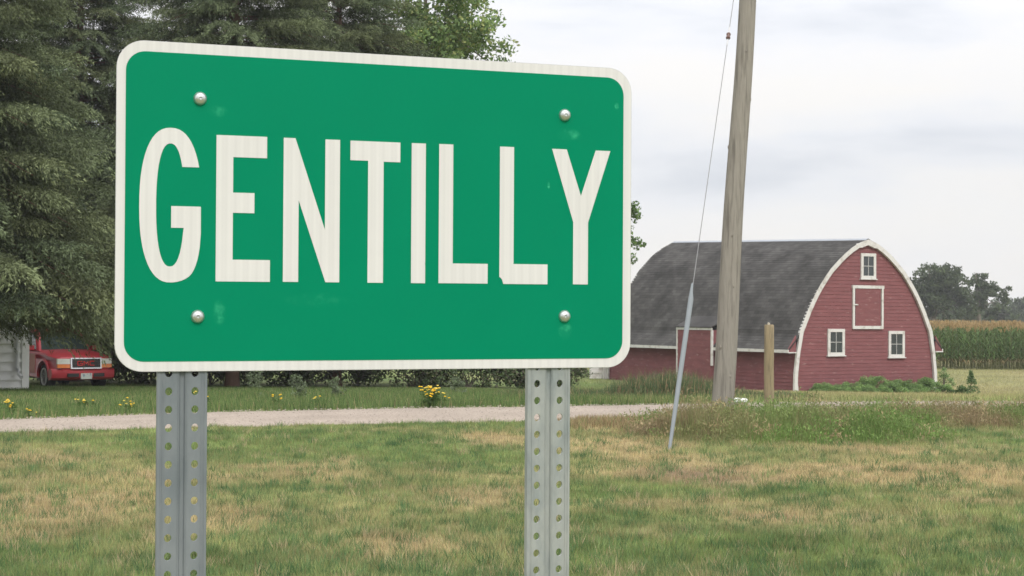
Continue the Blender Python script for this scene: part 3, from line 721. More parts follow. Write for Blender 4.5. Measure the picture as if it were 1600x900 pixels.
d.build('door_frame', M_barnwhite, do)
d = MB(); d.box((u0_-.02, -.115, z0_+1.0), (u0_+.26, -.09, z0_+1.05)); d.build('latch', M_barnwhite, do)
# eave fascias (long sides), broken by the raised door bay on the near side
ze = zz(HE, 0)-.02
fa = MB(); fa.box((-.42, V0, ze-.14), (-.375, 5.05, ze-.01)); fa.box((-.42, 7.45, ze-.14), (-.375, V1, ze-.01)); fa.build('eave_board', M_barnwhite, barn)
fa = MB(); fa.box((BW+.375, V0, ze-.14), (BW+.42, V1, ze-.01)); fa.build('eave_board', M_barnwhite, barn)
for s in (-1, 1):   # boxed eave returns at the gable: red cheek, white foot
    e_ = MB(); xo = uc+s*(uc+.40); xi = uc+s*(uc-.02); e_.prism([(xi, ze-.10), (xo, ze-.10), (xo, ze-.02), (xi, zz(.375, 0))], -.12, -.06); e_.build('eave_cheek', M_barnred, barn)
    e_ = MB(); e_.box((min(xi, xo), -.16, ze-.15), (max(xi, xo), -.05, ze-.105)); e_.build('eave_return', M_barnwhite, barn)
# soffit
for s in (-1, 1):
    e_ = MB(); xs_ = sorted([uc+s*(uc-.08), uc+s*(uc+.374)]); e_.box((xs_[0], .0, ze-.115), (xs_[1], BL, ze-.09)); e_.build('soffit', M_barnred, barn)
# raised bay with the side door
bay = MB(); zt = 2.55
for k in range(17):
    bay.box((-.47+(.008 if k % 2 else 0), 4.94, k*.15), (-.43, 7.38, min(zt, k*.15+.146)))
bay.box((-.429, 4.94, 0), (.2, 4.98, zt)); bay.box((-.429, 7.34, 0), (.2, 7.38, zt)); bo = bay.build('door_bay', M_barnred, barn)
b_ = MB(); b_.box((-.50, 4.86, zt), (-.44, 7.46, zt+.10)); b_.build('fascia', M_barnwhite, bo)
b_ = MB(); b_.box((-.485, 7.38, 0), (-.40, 7.47, zt-.002)); b_.build('jamb', M_barnwhite, bo)
b_ = MB(); b_.box((-.485, 4.85, 1.0), (-.40, 4.94, zt-.002)); b_.build('jamb', M_barnwhite, bo)
b_ = MB(); b_.prism([(-.53, zt+.10), (-.53, zt+.14), (.45, zt+.62), (.45, zt+.5)], 4.84, 7.48, (.065, .063, .062)); b_.build('bay_roof', M_shingle, bo)
# white door hanging open at the far end
b_ = MB()
for k in range(5): b_.box((-.95+.18*k, BL+.28, .1), (-.95+.18*k+.172, BL+.32, 1.75))
wd = b_.build('end_door', M_barnwhite, barn, label='white boarded door standing at the far end of the long wall')
b_ = MB(); b_.box((-.98, BL+.245, 1.35), (-.06, BL+.28, 1.47)); b_.box((-.98, BL+.245, .35), (-.06, BL+.28, .47)); b_.build('ledge', M_barnwhite, wd)
b_ = MB(); b_.box((-.25, BL+.13, 0), (.1, BL+.24, 1.7)); b_.build('corner_board', M_barnwhite, barn)
def barn_pt(u_, v_): return BO+BU*u_+BV*v_
# growth along the barn's foot
gs = [(1.1, .5, .42, 'low green weed mound at the left foot of the gable'), (3.7, .62, .75, 'round green weed mound at the middle of the gable foot'), (5.1, .6, .50, 'low trailing weeds under the right gable window'),
      (6.6, .6, .62, 'weed mound near the right corner of the gable'), (2.4, .6, .45, 'low weeds under the left gable window')]
for u_, r_, h_, lab in gs:
    p = barn_pt(u_, -.8); z_ = T(*p)
    shrub('weed_mound', (p[0], p[1], z_), [(0, 0, h_*.4, .85, .5, h_*.62), (.6, -.1, h_*.25, .6, .4, h_*.4)], lab, [(.17, .29, .10), (.22, .34, .12), (.26, .37, .14)], 70, 260, .17, .024, 'weeds', 'weeds along the barn foot', stem=False)
p = barn_pt(8.35, -.1); shrub('shrub', (p[0], p[1], T(*p)), [(0, 0, .62, .2, .2, .62), (.25, 0, .28, .28, .2, .28)], 'narrow green shrub at the right corner of the barn', [(.15, .25, .09), (.19, .30, .11)], 22, 46, .13, .03)
p = (13.45, 45.0); t = empty('conifer_sapling', (p[0], p[1], T(*p)), 'small dark conifer sapling in the grass right of the barn', 'sapling')
cen = []
for k in range(90):
    q = random.random()**1.3; a = random.random()*6.28; r_ = (.36 if k % 3 else .44)*(1-q)**1.25*random.random()**.4; cen.append((r_*math.cos(a), r_*math.sin(a), .05+.74*q))
v, f, c = leaves(np.array(cen), .06, 26, .02, [(.11, .19, .08), (.14, .22, .09)]); link('crown', npmesh('crown', v, f, c), t, M_leaf)
mb = MB(); mb.tube([(0, 0, -.05), (0, 0, .75)], [.02, .005], 6); mb.build('trunk', M_bark, t)
for px, Y, lab in [(1488, 50, 'low leafy weed between the barn corner and the sapling'), (1505, 45.5, 'small weed clump touching the left of the sapling')]:
    X = (px-800)/2400*Y; shrub('weed_clump', (X, Y, T(X, Y)), [(0, 0, .14, .28, .2, .18)], lab, [(.06, .11, .035), (.09, .14, .05)], 18, 60, .12, .035, 'weeds', stem=False)

# ------------------------------------------------------------------ white shed at the left
SA = math.radians(35)
sd = empty('shed', (-12.02, 38, T(-12.0, 38)-.02), 'white clapboard shed at the left edge, half hidden by spruce boughs', 'shed', rz=0)
ex = Vector((-math.cos(SA), -math.sin(SA), 0)); ey = Vector((-math.sin(SA), math.cos(SA), 0))   # along the front (left), back
M_shedw = patchy_mat('white_clapboard_paint', (.88, .88, .86), (.50, .47, .42), 3, .64, .8, rough=.6, var=.06)
def sf(a, b, z): p = ex*a+ey*b; return (p.x, p.y, z)
SWD, SDP, SHT = 4.6, 4.0, 2.5
core = MB(); core.box((.03, .03, 0), (SWD-.03, SDP-.03, SHT), fr=sf); core.build('wall', M_shedw, sd)
for k in range(11):
    b_ = MB(); z0 = .04+k*.225; b_.add([sf(.09, -.060, z0), sf(SWD-.09, -.060, z0), sf(SWD-.09, .0, z0+.222), sf(.09, .0, z0+.222), sf(.09, .03, z0), sf(SWD-.09, .03, z0), sf(SWD-.09, .03, z0+.222), sf(.09, .03, z0+.222)],
        [(0, 1, 2, 3), (0, 4, 5, 1), (3, 2, 6, 7), (1, 5, 6, 2), (0, 3, 7, 4)]); b_.build('siding_board', M_shedw, sd)
for k in range(11):
    b_ = MB(); z0 = .04+k*.225; b_.add([sf(-.042, .09, z0), sf(-.042, SDP-.09, z0), sf(0, SDP-.09, z0+.222), sf(0, .09, z0+.222), sf(.03, .09, z0), sf(.03, SDP-.09, z0), sf(.03, SDP-.09, z0+.222), sf(.03, .09, z0+.222)],
        [(0, 1, 2, 3), (0, 4, 5, 1), (3, 2, 6, 7), (1, 5, 6, 2), (0, 3, 7, 4)]); b_.build('siding_board', M_shedw, sd)
b_ = MB(); b_.box((-.075, -.075, 0), (.10, .07, SHT), fr=sf); b_.build('corner_board', M_shedw, sd)
b_ = MB(); b_.box((.80, -.08, .02), (.90, .02, SHT), fr=sf); b_.build('trim_board', flat_mat('grey_trim', (.42, .42, .42), rough=.7), sd)
b_ = MB(); b_.tube([sf(.22, -.09, SHT), sf(.22, -.09, .55), sf(.20, -.14, .42), sf(.18, -.30, .34)], .045, 8); b_.build('downspout', flat_mat('downspout_white', (.70, .71, .72), rough=.4), sd, smooth=True)
rf = MB(); g_ = .35
for s, (b0, b1) in enumerate([(-g_, SDP/2), (SDP+g_, SDP/2)]):
    rf.add([sf(-g_, b0, SHT-.08), sf(SWD+g_, b0, SHT-.08), sf(SWD+g_, b1, SHT+1.1), sf(-g_, b1, SHT+1.1), sf(-g_, b0, SHT), sf(SWD+g_, b0, SHT), sf(SWD+g_, b1, SHT+1.18), sf(-g_, b1, SHT+1.18)],
           [(0, 1, 2, 3), (4, 7, 6, 5), (0, 4, 5, 1), (1, 5, 6, 2), (2, 6, 7, 3), (3, 7, 4, 0)], (.09, .085, .08))
rf.build('roof', M_shingle, sd)
for a_ in (.0, SWD):
    b_ = MB(); b_.add([sf(a_, 0, SHT), sf(a_, SDP, SHT), sf(a_, SDP/2, SHT+1.08)], [(0, 1, 2)]); b_.build('gable_end', M_shedw, sd)

# ------------------------------------------------------------------ red truck
TR = math.radians(36)          # nose points to the camera and to the right
tz = T(-12.6, 42.0)
tk = empty('pickup_truck', (-11.85, 41.6, tz-.03), 'red truck parked under the spruces facing right', 'truck', rz=TR-math.pi/2)
# local frame: +x forward (nose), y left; z up.  front axle at x=0
tk.rotation_euler = (0, 0, -math.pi/2+TR)
M_red = flat_mat('red_car_paint', (.44, .038, .052), rough=.4, var=.06, scale=1.5, spec=.5, coat=.15)
M_blackp = flat_mat('black_plastic', (.025, .025, .027), rough=.6)
M_tyre = flat_mat('tyre_rubber', (.022, .022, .022), rough=.9)
M_alloy = flat_mat('alloy_rim', (.42, .42, .43), rough=.4, metallic=.6)
M_chrome = flat_mat('bright_chrome', (.72, .72, .74), rough=.22, metallic=.85)
M_lens = flat_mat('headlight_lens', (.62, .64, .58), rough=.15, var=.2, scale=20, spec=.8)
M_amber = flat_mat('amber_lens', (.75, .22, .06), rough=.25, var=.1)
M_car_glass = flat_mat('car_glass', (.05, .075, .07), rough=.08, spec=.9)
HWd = .83
def arc_pts(cx, r, n=10): return [(cx+r*math.cos(math.pi*k/n), .36+r*math.sin(math.pi*k/n)) for k in range(n+1)]
side = [(.80, .42), (.86, .56), (.86, .62), (.83, .78), (.78, .86), (.55, .93), (.1, .985), (-.45, 1.02), (-.62, 1.03)]
side += [(-1.2, 1.03), (-3.55, 1.03), (-3.62, .98), (-3.64, .45), (-3.60, .34)]
side += [(-2.73-.43*math.cos(math.pi*k/10)*1, .34+.43*math.sin(math.pi*k/10)) for k in range(11)]
side += [(-.43, .30)]+[(-.43*math.cos(math.pi*k/10), .34+.43*math.sin(math.pi*k/10)) for k in range(11)]+[(.47, .36)]
def taper(x, y, z):
    s_ = 1-.10*max(0, (z-.78)/.25) if z > .78 else 1
    if x > .35: s_ *= 1-.22*((x-.35)/.5)**2
    return (x, y*s_, z)
bm = bmesh.new(); n_ = len(side); ysl = [-HWd, -HWd*.86, -HWd*.5, 0, HWd*.5, HWd*.86, HWd]
rings = []
for j, y_ in enumerate(ysl):
    ring = []
    for (x_, z_) in side:
        zt_ = z_; xo = x_
        if abs(y_) < .9*HWd and z_ > .75: zt_ = z_+.035*(1-(y_/HWd)**2)
        if z_ > .9 and abs(y_) == HWd: zt_ = z_-.05
        if x_ > .5: xo = x_+.06*(1-(y_/HWd)**2)
        ring.append(bm.verts.new(taper(xo, y_, zt_)))
    rings.append(ring)
for j in range(len(ysl)-1):
    for i in range(n_):
        bm.faces.new((rings[j][i], rings[j][(i+1) % n_], rings[j+1][(i+1) % n_], rings[j+1][i]))
bm.faces.new(rings[0]); bm.faces.new(list(reversed(rings[-1])))
bmesh.ops.recalc_face_normals(bm, faces=bm.faces)
bmesh.ops.bevel(bm, geom=[e_ for e_ in bm.edges if e_.calc_face_angle(0) > .6], offset=.025, segments=2, affect='EDGES')
me = bpy.data.meshes.new('body'); bm.to_mesh(me); bm.free()
for p_ in me.polygons: p_.use_smooth = True
me.set_sharp_from_angle(angle=math.radians(38)); body = link('body', me, tk, M_red)
# cab
cab = [(-.62, 1.02, .74), (-1.15, 1.55, .60), (-1.35, 1.60, .58), (-3.35, 1.60, .58), (-3.58, 1.02, .72)]
mb = MB(); v = [(x_, -w_, z_) for x_, z_, w_ in cab]+[(x_, w_, z_) for x_, z_, w_ in cab]
mb.add(v, [(0, 1, 2, 3, 4), (9, 8, 7, 6, 5), (0, 5, 6, 1), (1, 6, 7, 2), (2, 7, 8, 3), (3, 8, 9, 4)]); mb.build('cab', M_red, tk, bevel=.03, smooth=True)
mb = MB(); o3 = .008
p = [Vector(q_) for q_ in ((-.62, -.74, 1.02), (-.62, .74, 1.02), (-1.15, .60, 1.55), (-1.15, -.60, 1.55))]; cn_ = sum(p, Vector())/4; nn = (p[1]-p[0]).cross(p[2]-p[1]).normalized()
nn = nn if nn.x > 0 else -nn
mb.add([cn_+(q_-cn_)*.90+nn*(.012) for q_ in p], [(0, 1, 2, 3)]); mb.build('windshield', M_car_glass, tk)
for s in (-1, 1):
    for (xa, xb, za, zb) in ((-.80, -1.22, -1.75, -1.75), (-1.85, -1.85, -2.6, -2.6), (-2.7, -2.7, -3.42, -3.28)):
        wy = lambda z_: s*(.74+(.60-.74)*(z_-1.02)/.53+.012)
        mb = MB(); mb.add([(xa-.03, wy(1.07), 1.07), (za+.03, wy(1.07), 1.07), (zb+.05, wy(1.5), 1.5), (xb-.03, wy(1.5), 1.5)], [(0, 1, 2, 3)]); mb.build('side_window', M_car_glass, tk)
    mb = MB(); mb.box((-1.80, s*.832-.006, .42), (-.62, s*.832+.006, .94)); dr = mb.build('door', M_red, tk, bevel=.004)
    mb = MB(); mb.box((-1.70, s*.842-.012, .80), (-1.55, s*.842+.012, .84)); mb.build('handle', M_blackp, dr)
    mb = MB(); mb.box((-.92, s*.80, 1.03), (-.80, s*.80+s*.17, 1.17)); mb.build('mirror', M_red, tk, bevel=.02)
    for ax in (0, -2.73):
        tw = MB(); cy = s*.70
        prof = [(.20, -.10), (.33, -.11), (.355, -.085), (.36, 0), (.355, .085), (.33, .11), (.20, .10)]
        tw.lathe(prof, 28, fr=lambda x_, y_, z_: (ax+x_, cy+z_, .345+y_)); wh = tw.build('wheel', M_tyre, tk, smooth=True)
        rm = MB(); rm.lathe([(.0, .05), (.06, .055), (.06, .04)], 12, fr=lambda x_, y_, z_: (ax+x_, cy+s*z_, .345+y_))
        rm.lathe([(.235, .10), (.235, .115), (.20, .115), (.19, .0)], 28, fr=lambda x_, y_, z_: (ax+x_, cy+s*z_, .345+y_))
        for k in range(5):
            a_ = k*2*math.pi/5+.3
            for w0 in (-.028, .028):
                p0 = (.04*math.cos(a_)-w0*math.sin(a_), .04*math.sin(a_)+w0*math.cos(a_)); p1 = (.205*math.cos(a_)-w0*1.5*math.sin(a_), .205*math.sin(a_)+w0*1.5*math.cos(a_))
                rm.tube([(ax+p0[0], cy+s*.055, .345+p0[1]), (ax+p1[0], cy+s*.09, .345+p1[1])], .017, 5)
        rm.build('rim', M_alloy, wh)
        br_ = MB(); br_.lathe([(0, .0), (.2, .0)], 16, fr=lambda x_, y_, z_: (ax+x_, cy+s*.01, .345+y_)); br_.build('brake_disc', M_blackp, wh)
    fl = MB()
    for k in range(12):
        a0_, a1_ = math.pi*k/12, math.pi*(k+1)/12
        for ax in (0, -2.73):
            pr = []
            for aa in (a0_, a1_):
                for rr, yo in ((.43, .0), (.49, .0), (.49, .02), (.43, .035)): pr.append((ax+rr*math.cos(aa), s*(HWd+yo-.005), .34+rr*math.sin(aa)))
            fl.add(pr, [(0, 1, 5, 4), (1, 2, 6, 5), (2, 3, 7, 6), (3, 0, 4, 7)])
    fl.build('fender_flare', M_red, tk, smooth=True)
# bumper
def bx_front(x_, y_): return x_-.20*(abs(y_)/.83)**2.5
mb = MB(); ny_ = 16; sec = [(.60, .27), (.80, .27), (.93, .33), (.96, .42), (.95, .52), (.90, .565), (.60, .565)]
vv = []; 
for j in range(ny_+1):
    y_ = -.86+1.72*j/ny_
    for x_, z_ in sec: vv.append((bx_front(x_, y_) if x_ > .7 else x_-.1, y_, z_))
ns_ = len(sec); ff = [tuple(range(ns_)), tuple(ny_*ns_+k for k in range(ns_-1, -1, -1))]
for j in range(ny_):
    for k in range(ns_): ff.append((j*ns_+k, j*ns_+(k+1) % ns_, (j+1)*ns_+(k+1) % ns_, (j+1)*ns_+k))
mb.add(vv, ff); bp_ = mb.build('bumper', M_red, tk, smooth=True)
for s in (-1, 1):
    mb = MB(); y0, y1 = sorted((s*.20, s*.50)); mb.box((.90-.03, y0, .36), (.965 if True else 0, y1, .455)); mb.build('air_intake', M_blackp, bp_)
mb = MB(); mb.box((.955, -.155, .30), (.975, .155, .455)); pl = mb.build('licence_plate', patchy_mat('faded_plate', (.50, .54, .52), (.22, .30, .36), 14, .52, .60, rough=.5), tk, bevel=.004)
# grille: chrome surround, dark insert with bars, red badge letters
def front_frame(y_, z_, d_=0): return (.938-.10*(abs(y_)/.7)**2+d_-.10*(z_-.6), y_, z_)
mb = MB()
def fbox(y0, y1, z0, z1, d0, d1):
    nseg = 6
    for k in range(nseg):
        a_, b__ = y0+(y1-y0)*k/nseg, y0+(y1-y0)*(k+1)/nseg
        v = [front_frame(y_, z_, d_) for d_ in (d0, d1) for (y_, z_) in ((a_, z0), (b__, z0), (b__, z1), (a_, z1))]
        mb.add(v, [(0, 1, 2, 3), (7, 6, 5, 4), (0, 4, 5, 1), (1, 5, 6, 2), (2, 6, 7, 3), (3, 7, 4, 0)])
fbox(-.42, .42, .575, .605, -.02, .055); fbox(-.42, .42, .835, .865, -.02, .055); fbox(-.42, -.385, .606, .834, -.02, .054); fbox(.385, .42, .606, .834, -.02, .054)
gr = mb.build('grille', M_chrome, tk)
mb = MB(); fbox(-.384, .384, .606, .834, -.04, .012); mb.build('insert', M_blackp, gr)
mb = MB()
for z_ in (.64, .68, .72, .76, .80): fbox(-.38, .38, z_-.006, z_+.006, .013, .03)
mb.build('bars', flat_mat('dark_grille_bar', (.08, .07, .07), rough=.4), gr)
LET = {'G': [((0, 0), (0, 1)), ((0, 1), (1, 1)), ((0, 0), (1, 0)), ((1, 0), (1, .5)), ((1, .5), (.5, .5))], 'M': [((0, 0), (0, 1)), ((0, 1), (.5, .4)), ((.5, .4), (1, 1)), ((1, 1), (1, 0))], 'C': [((0, 0), (0, 1)), ((0, 1), (1, 1)), ((0, 0), (1, 0))]}
M_badge = flat_mat('red_badge', (.62, .03, .03), rough=.35)
for i, ch in enumerate('GMC'):
    mb = MB(); oy = -.235+i*.165
    for (a_, b__) in LET[ch]:
        p0 = front_frame(oy+a_[0]*.12, .665+a_[1]*.105, .04); p1 = front_frame(oy+b__[0]*.12, .665+b__[1]*.105, .04); mb.tube([p0, p1], .012, 5)
    mb.build('badge_letter', M_badge, gr)
for s in (-1, 1):
    mb = MB(); y0, y1 = sorted((s*.43, s*.74)); fbox(y0, y1, .70, .84, -.05, .03); mb.build('headlight', M_lens, tk)
    mb = MB(); fbox(y0, y1, .60, .695, -.05, .025); mb.build('turn_signal', M_amber, tk)
mb = MB(); mb.box((-3.5, -.6, .25), (.5, .6, .5)); mb.build('chassis', M_blackp, tk)

# ------------------------------------------------------------------ utility pole and guy
M_pole = patchy_mat('weathered_pole_wood', (.285, .262, .228), (.165, .15, .13), 2.4, .50, .66, rough=.9, stretch=(9, 9, .55), var=.28, vscale=7, spec=.1, bump=.9)
pb = Vector((3.27, 24.1, -.25)); lean = Vector((.0592, 0.002, 1)).normalized()
pt = empty('utility_pole', (pb.x, pb.y, T(pb.x, pb.y)), 'leaning weathered wooden utility pole in front of the barn', 'utility pole')
PL = 11.0; nz_, na_ = 90, 24; v = []; f = []
for i in range(nz_+1):
    s = PL*i/nz_; c_ = Vector((0, 0, -.25))+lean*s+Vector((.012*math.sin(s*1.3), 0, 0)); r_ = .178-.0066*s
    for k in range(na_):
        a_ = 2*math.pi*k/na_; rr = r_*(1+.04*(vnoise(a_*3, s*.5, .9, 7)-.5)+.035*(vnoise(a_*8, s*.15, .5, 8)-.5))
        v.append((c_.x+rr*math.cos(a_), c_.y+rr*math.sin(a_), c_.z))
for i in range(nz_):
    for k in range(na_): f.append((i*na_+k, i*na_+(k+1) % na_, (i+1)*na_+(k+1) % na_, (i+1)*na_+k))
f.append(tuple(nz_*na_+k for k in range(na_)))
me = npmesh('shaft', np.array(v), f, smooth=True); link('shaft', me, pt, M_pole)
for (s, a_, r_) in [(1.45, -2.2, .022), (2.4, -1.3, .018), (4.6, 3.0, .028), (5.35, -.2, .024), (6.1, -1.5, .018), (3.2, -1.75, .02), (1.0, -1.1, .022)]:
    rr = .178-.0066*s; c_ = Vector((0, 0, -.25))+lean*s+Vector((rr*math.cos(a_), rr*math.sin(a_), 0))
    mb = MB(); mb.lathe([(0, -.9), (.6, -.7), (1, 0), (.6, .7), (0, .9)], 8, fr=lambda x_, y_, z_: (c_.x+x_*r_*.7, c_.y+y_*r_*.7, c_.z+z_*r_*1.6)); mb.build('knot', M_pole, pt, smooth=True)
g0 = Vector((1.95, 18.96, 0)); g1 = Vector((3.27, 24.1, -.25))+lean*9.75
gw = empty('guy_wire', g0, 'steel guy wire with a grey guard running from the ground to the utility pole', 'guy wire')
gd = (g1-g0); gl = gd.length; gn = gd.normalized(); sdv = gn.cross(Vector((0, 1, 0))).normalized(); fdv = sdv.cross(gn).normalized()
M_cable = flat_mat('steel_cable', (.25, .25, .25), rough=.5, metallic=.5)
mb = MB(); mb.tube([gn*.0, gn*gl], .0055, 6); mb.build('cable', M_cable, gw)
# guard: folded half-round galvanised sleeve, 2.3 m long
tg = 2.42
def gsec(s, r_, wid, o_=0):
    c_ = gn*s+sdv*o_; return [c_+sdv*(wid*math.cos(a_))+fdv*(r_*math.sin(a_)) for a_ in np.linspace(0, 2*math.pi, 13)[:-1]]
mb = MB(); secs = [gsec(-.12, .012, .018), gsec(.25, .018, .024), gsec(.9, .022, .031), gsec(tg-.22, .024, .034), gsec(tg-.12, .014, .022, .008), gsec(tg, .010, .013, .010), gsec(tg+.02, .002, .004, .010)]
v = [p for s_ in secs for p in s_]; f = []
for i in range(len(secs)-1):
    for k in range(12): f.append((i*12+k, i*12+(k+1) % 12, (i+1)*12+(k+1) % 12, (i+1)*12+k))
f += [tuple(range(11, -1, -1)), tuple((len(secs)-1)*12+k for k in range(12))]
mb.add(v, f); mb.build('guard', flat_mat('grey_guard_plastic', (.20, .225, .24), rough=.65, var=.12, scale=5), gw, smooth=True)
ti = gl*.603
mb = MB(); R3 = Matrix((sdv, fdv, gn)).transposed()
mb.lathe([(0, -.055), (.026, -.05), (.034, -.03), (.026, -.012), (.026, .012), (.034, .03), (.026, .05), (0, .055)], 12, fr=lambda x_, y_, z_: tuple(gn*ti+R3 @ Vector((x_, y_, z_))))
mb.build('insulator', flat_mat('brown_porcelain', (.13, .065, .05), rough=.25), gw, smooth=True)
M_clamp = flat_mat('bright_clamp', (.6, .6, .6), rough=.4, metallic=.7)
for a_, b__, rr in ((.05, .16, .012), (-.17, -.05, .010)):
    mb = MB(); mb.tube([gn*(ti+a_), gn*(ti+b__)], rr, 6); mb.build('clamp', M_clamp, gw)

# fence post and capped stub
M_post = patchy_mat('mossy_post_wood', (.30, .24, .145), (.19, .155, .10), 3, .5, .66, rough=.95, stretch=(6, 6, .8), var=.22, vscale=9, bump=.8)
fp = empty('fence_post', (4.29, 25.6, 0), 'short round yellowish wooden post standing right of the utility pole', 'post')
mb = MB(); pts = [(0, 0, -.1), (.004, 0, .3), (-.004, 0, .8), (0, 0, 1.2), (0, 0, 1.53), (0, 0, 1.55)]; mb.tube(pts, [.085, .082, .083, .082, .08, .07], 18); mb.build('shaft', M_post, fp, smooth=True)
mb = MB(); mb.lathe([(.0, .035), (.018, .03), (.02, .0)], 10, fr=lambda x_, y_, z_: (x_-.01, y_, z_+1.55)); mb.build('top_knob', flat_mat('pale_knob', (.5, .46, .38), rough=.8), fp, smooth=True)
cp = empty('concrete_stub', (3.78, 25.5, .07), 'low round stub with a white cap between the utility pole and the fence post', 'stub')
mb = MB(); mb.lathe([(0, -.15), (.125, -.15), (.125, .20), (0, .20)], 20); mb.build('body', flat_mat('stub_concrete', (.33, .29, .24), rough=.9, bump=.5, var=.2), cp, smooth=True)
mb = MB(); mb.lathe([(0, .201), (.14, .201), (.14, .235), (.12, .255), (0, .262)], 20); mb.build('cap', flat_mat('white_cap', (.82, .82, .80), rough=.5), cp, smooth=True)

# ------------------------------------------------------------------ flowering plants
def flower(px, py, n, w, h, label, fs=.022, cat='flowers'):
    sl_ = (py-495-(px-800)*.007)/2400; Y = 22.
    for _ in range(60): Y = (EYE-T((px-800)/2400*Y, Y))/sl_
    X = (px-800)/2400*Y
    t = empty('yellow_flower_clump', (X, Y, T(X, Y)), label, cat, 'yellow flowers along the driveway')
    st = MB(); bl = MB(); lf = MB()
    for k in range(n):
        x_, y_ = random.gauss(0, w*.45), random.gauss(0, .12); z_ = h*random.uniform(.62, 1.1)
        st.tube([(x_*.5, y_*.5, -.02), (x_, y_, z_)], .004, 4, (.08, .13, .04))
        for q in range(3):
            zz_ = z_*random.uniform(.2, .8); a_ = random.uniform(0, 6.28); lf.add([(x_*.8, y_*.8, zz_), (x_*.8+.07*math.cos(a_), y_*.8+.07*math.sin(a_), zz_+.04), (x_*.8+.12*math.cos(a_+.3), y_*.8+.12*math.sin(a_+.3), zz_)], [(0, 1, 2)], (.08, .14, .04))
        c1 = (.80, .50, .02) if random.random() < .7 else (.75, .58, .10)
        for q in range(2):
            dx, dz = random.gauss(0, .02), random.gauss(0, .02)
            bl.lathe([(0, .35), (.7, .2), (1, 0), (.6, -.2), (0, -.3)], 7, fr=lambda a__, b__, c__: (x_+dx+a__*fs, y_-.02+b__*fs, z_+dz+c__*fs*1.3), c=c1)
    st.build('stems', M_grass, t); lf.build('leaves', M_grass, t); bl.build('blossoms', attr_mat('yellow_petals_'+str(px), rough=.7, var=.1), t)
flower(675, 637, 26, .26, .34, 'largest clump of yellow flowers, under the middle of the sign', .026)
flower(205, 645, 5, .16, .20, 'yellow flowers just left of the left sign post')
flower(130, 640, 5, .18, .20, 'few yellow flowers below the front of the red truck')
flower(12, 648, 6, .20, .22, 'yellow flowers at the left edge of the photo')
flower(46, 653, 3, .10, .14, 'tiny yellow flowers nearest the driveway at the left')
flower(432, 636, 4, .09, .22, 'thin upright yellow flower stalks between left post and middle clump')
flower(325, 636, 4, .10, .22, 'yellow flowers just right of the left sign post')
flower(302, 628, 3, .05, .28, 'yellow flower seen through the left post holes', .028)
flower(497, 636, 2, .06, .18, 'faint small yellow flower left of the largest clump')
def pale(px, py, h, lab):
    sl_ = (py-495-(px-800)*.007)/2400; Y = 24.
    for _ in range(60): Y = (EYE-T((px-800)/2400*Y, Y))/sl_
    X = (px-800)/2400*Y
    shrub('pale_weed', (X, Y, T(X, Y)), [(0, 0, h*.55, .13, .12, h*.55), (.13, 0, h*.35, .10, .1, h*.35), (-.1, 0, h*.7, .06, .06, h*.3)], lab, [(.17, .21, .13), (.13, .18, .09), (.22, .26, .17)], 34, 22, .06, .02, 'weed', 'pale weeds along the shade', stem=False)
pale(400, 622, .75, 'tall pale green weed below the sign, right of the trunk'); pale(465, 624, .5, 'smaller pale green weed below the sign'); pale(525, 622, .45, 'pale green weed left of the largest yellow clump'); pale(715, 618, .5, 'pale weed right of the largest yellow clump')

# ------------------------------------------------------------------ the town sign
X_ = Vector((.946, .3241, .0045)).normalized(); Z_ = Vector((-.0014, -.0099, 1)); Z_ = (Z_-X_*X_.dot(Z_)).normalized(); Y_ = Z_.cross(X_)
BLc = Vector((-.54364, 2.10391, 1.57045)); DZ = 1.60
SW, SH = .7668, .457
mt = Matrix.Identity(4); org = BLc-Z_*DZ
for i, vx in enumerate((X_, Y_, Z_)):
    for j in range(3): mt[j][i] = vx[j]
for j in range(3): mt[j][3] = org[j]
sg = bpy.data.objects.new('town_sign', None); C.objects.link(sg); sg.matrix_world = mt; sg.empty_display_size = .2
tag(sg, 'green town name sign reading GENTILLY on two perforated steel posts', 'road sign')
def rrect(x0, x1, z0, z1, r_, n=10):
    P_ = []
    for cx, cz, a0 in ((x1-r_, z1-r_, 0), (x0+r_, z1-r_, 90), (x0+r_, z0+r_, 180), (x1-r_, z0+r_, 270)):
        for k in range(n+1): a_ = math.radians(a0+90*k/n); P_.append((cx+r_*math.cos(a_), cz+r_*math.sin(a_)))
    return P_
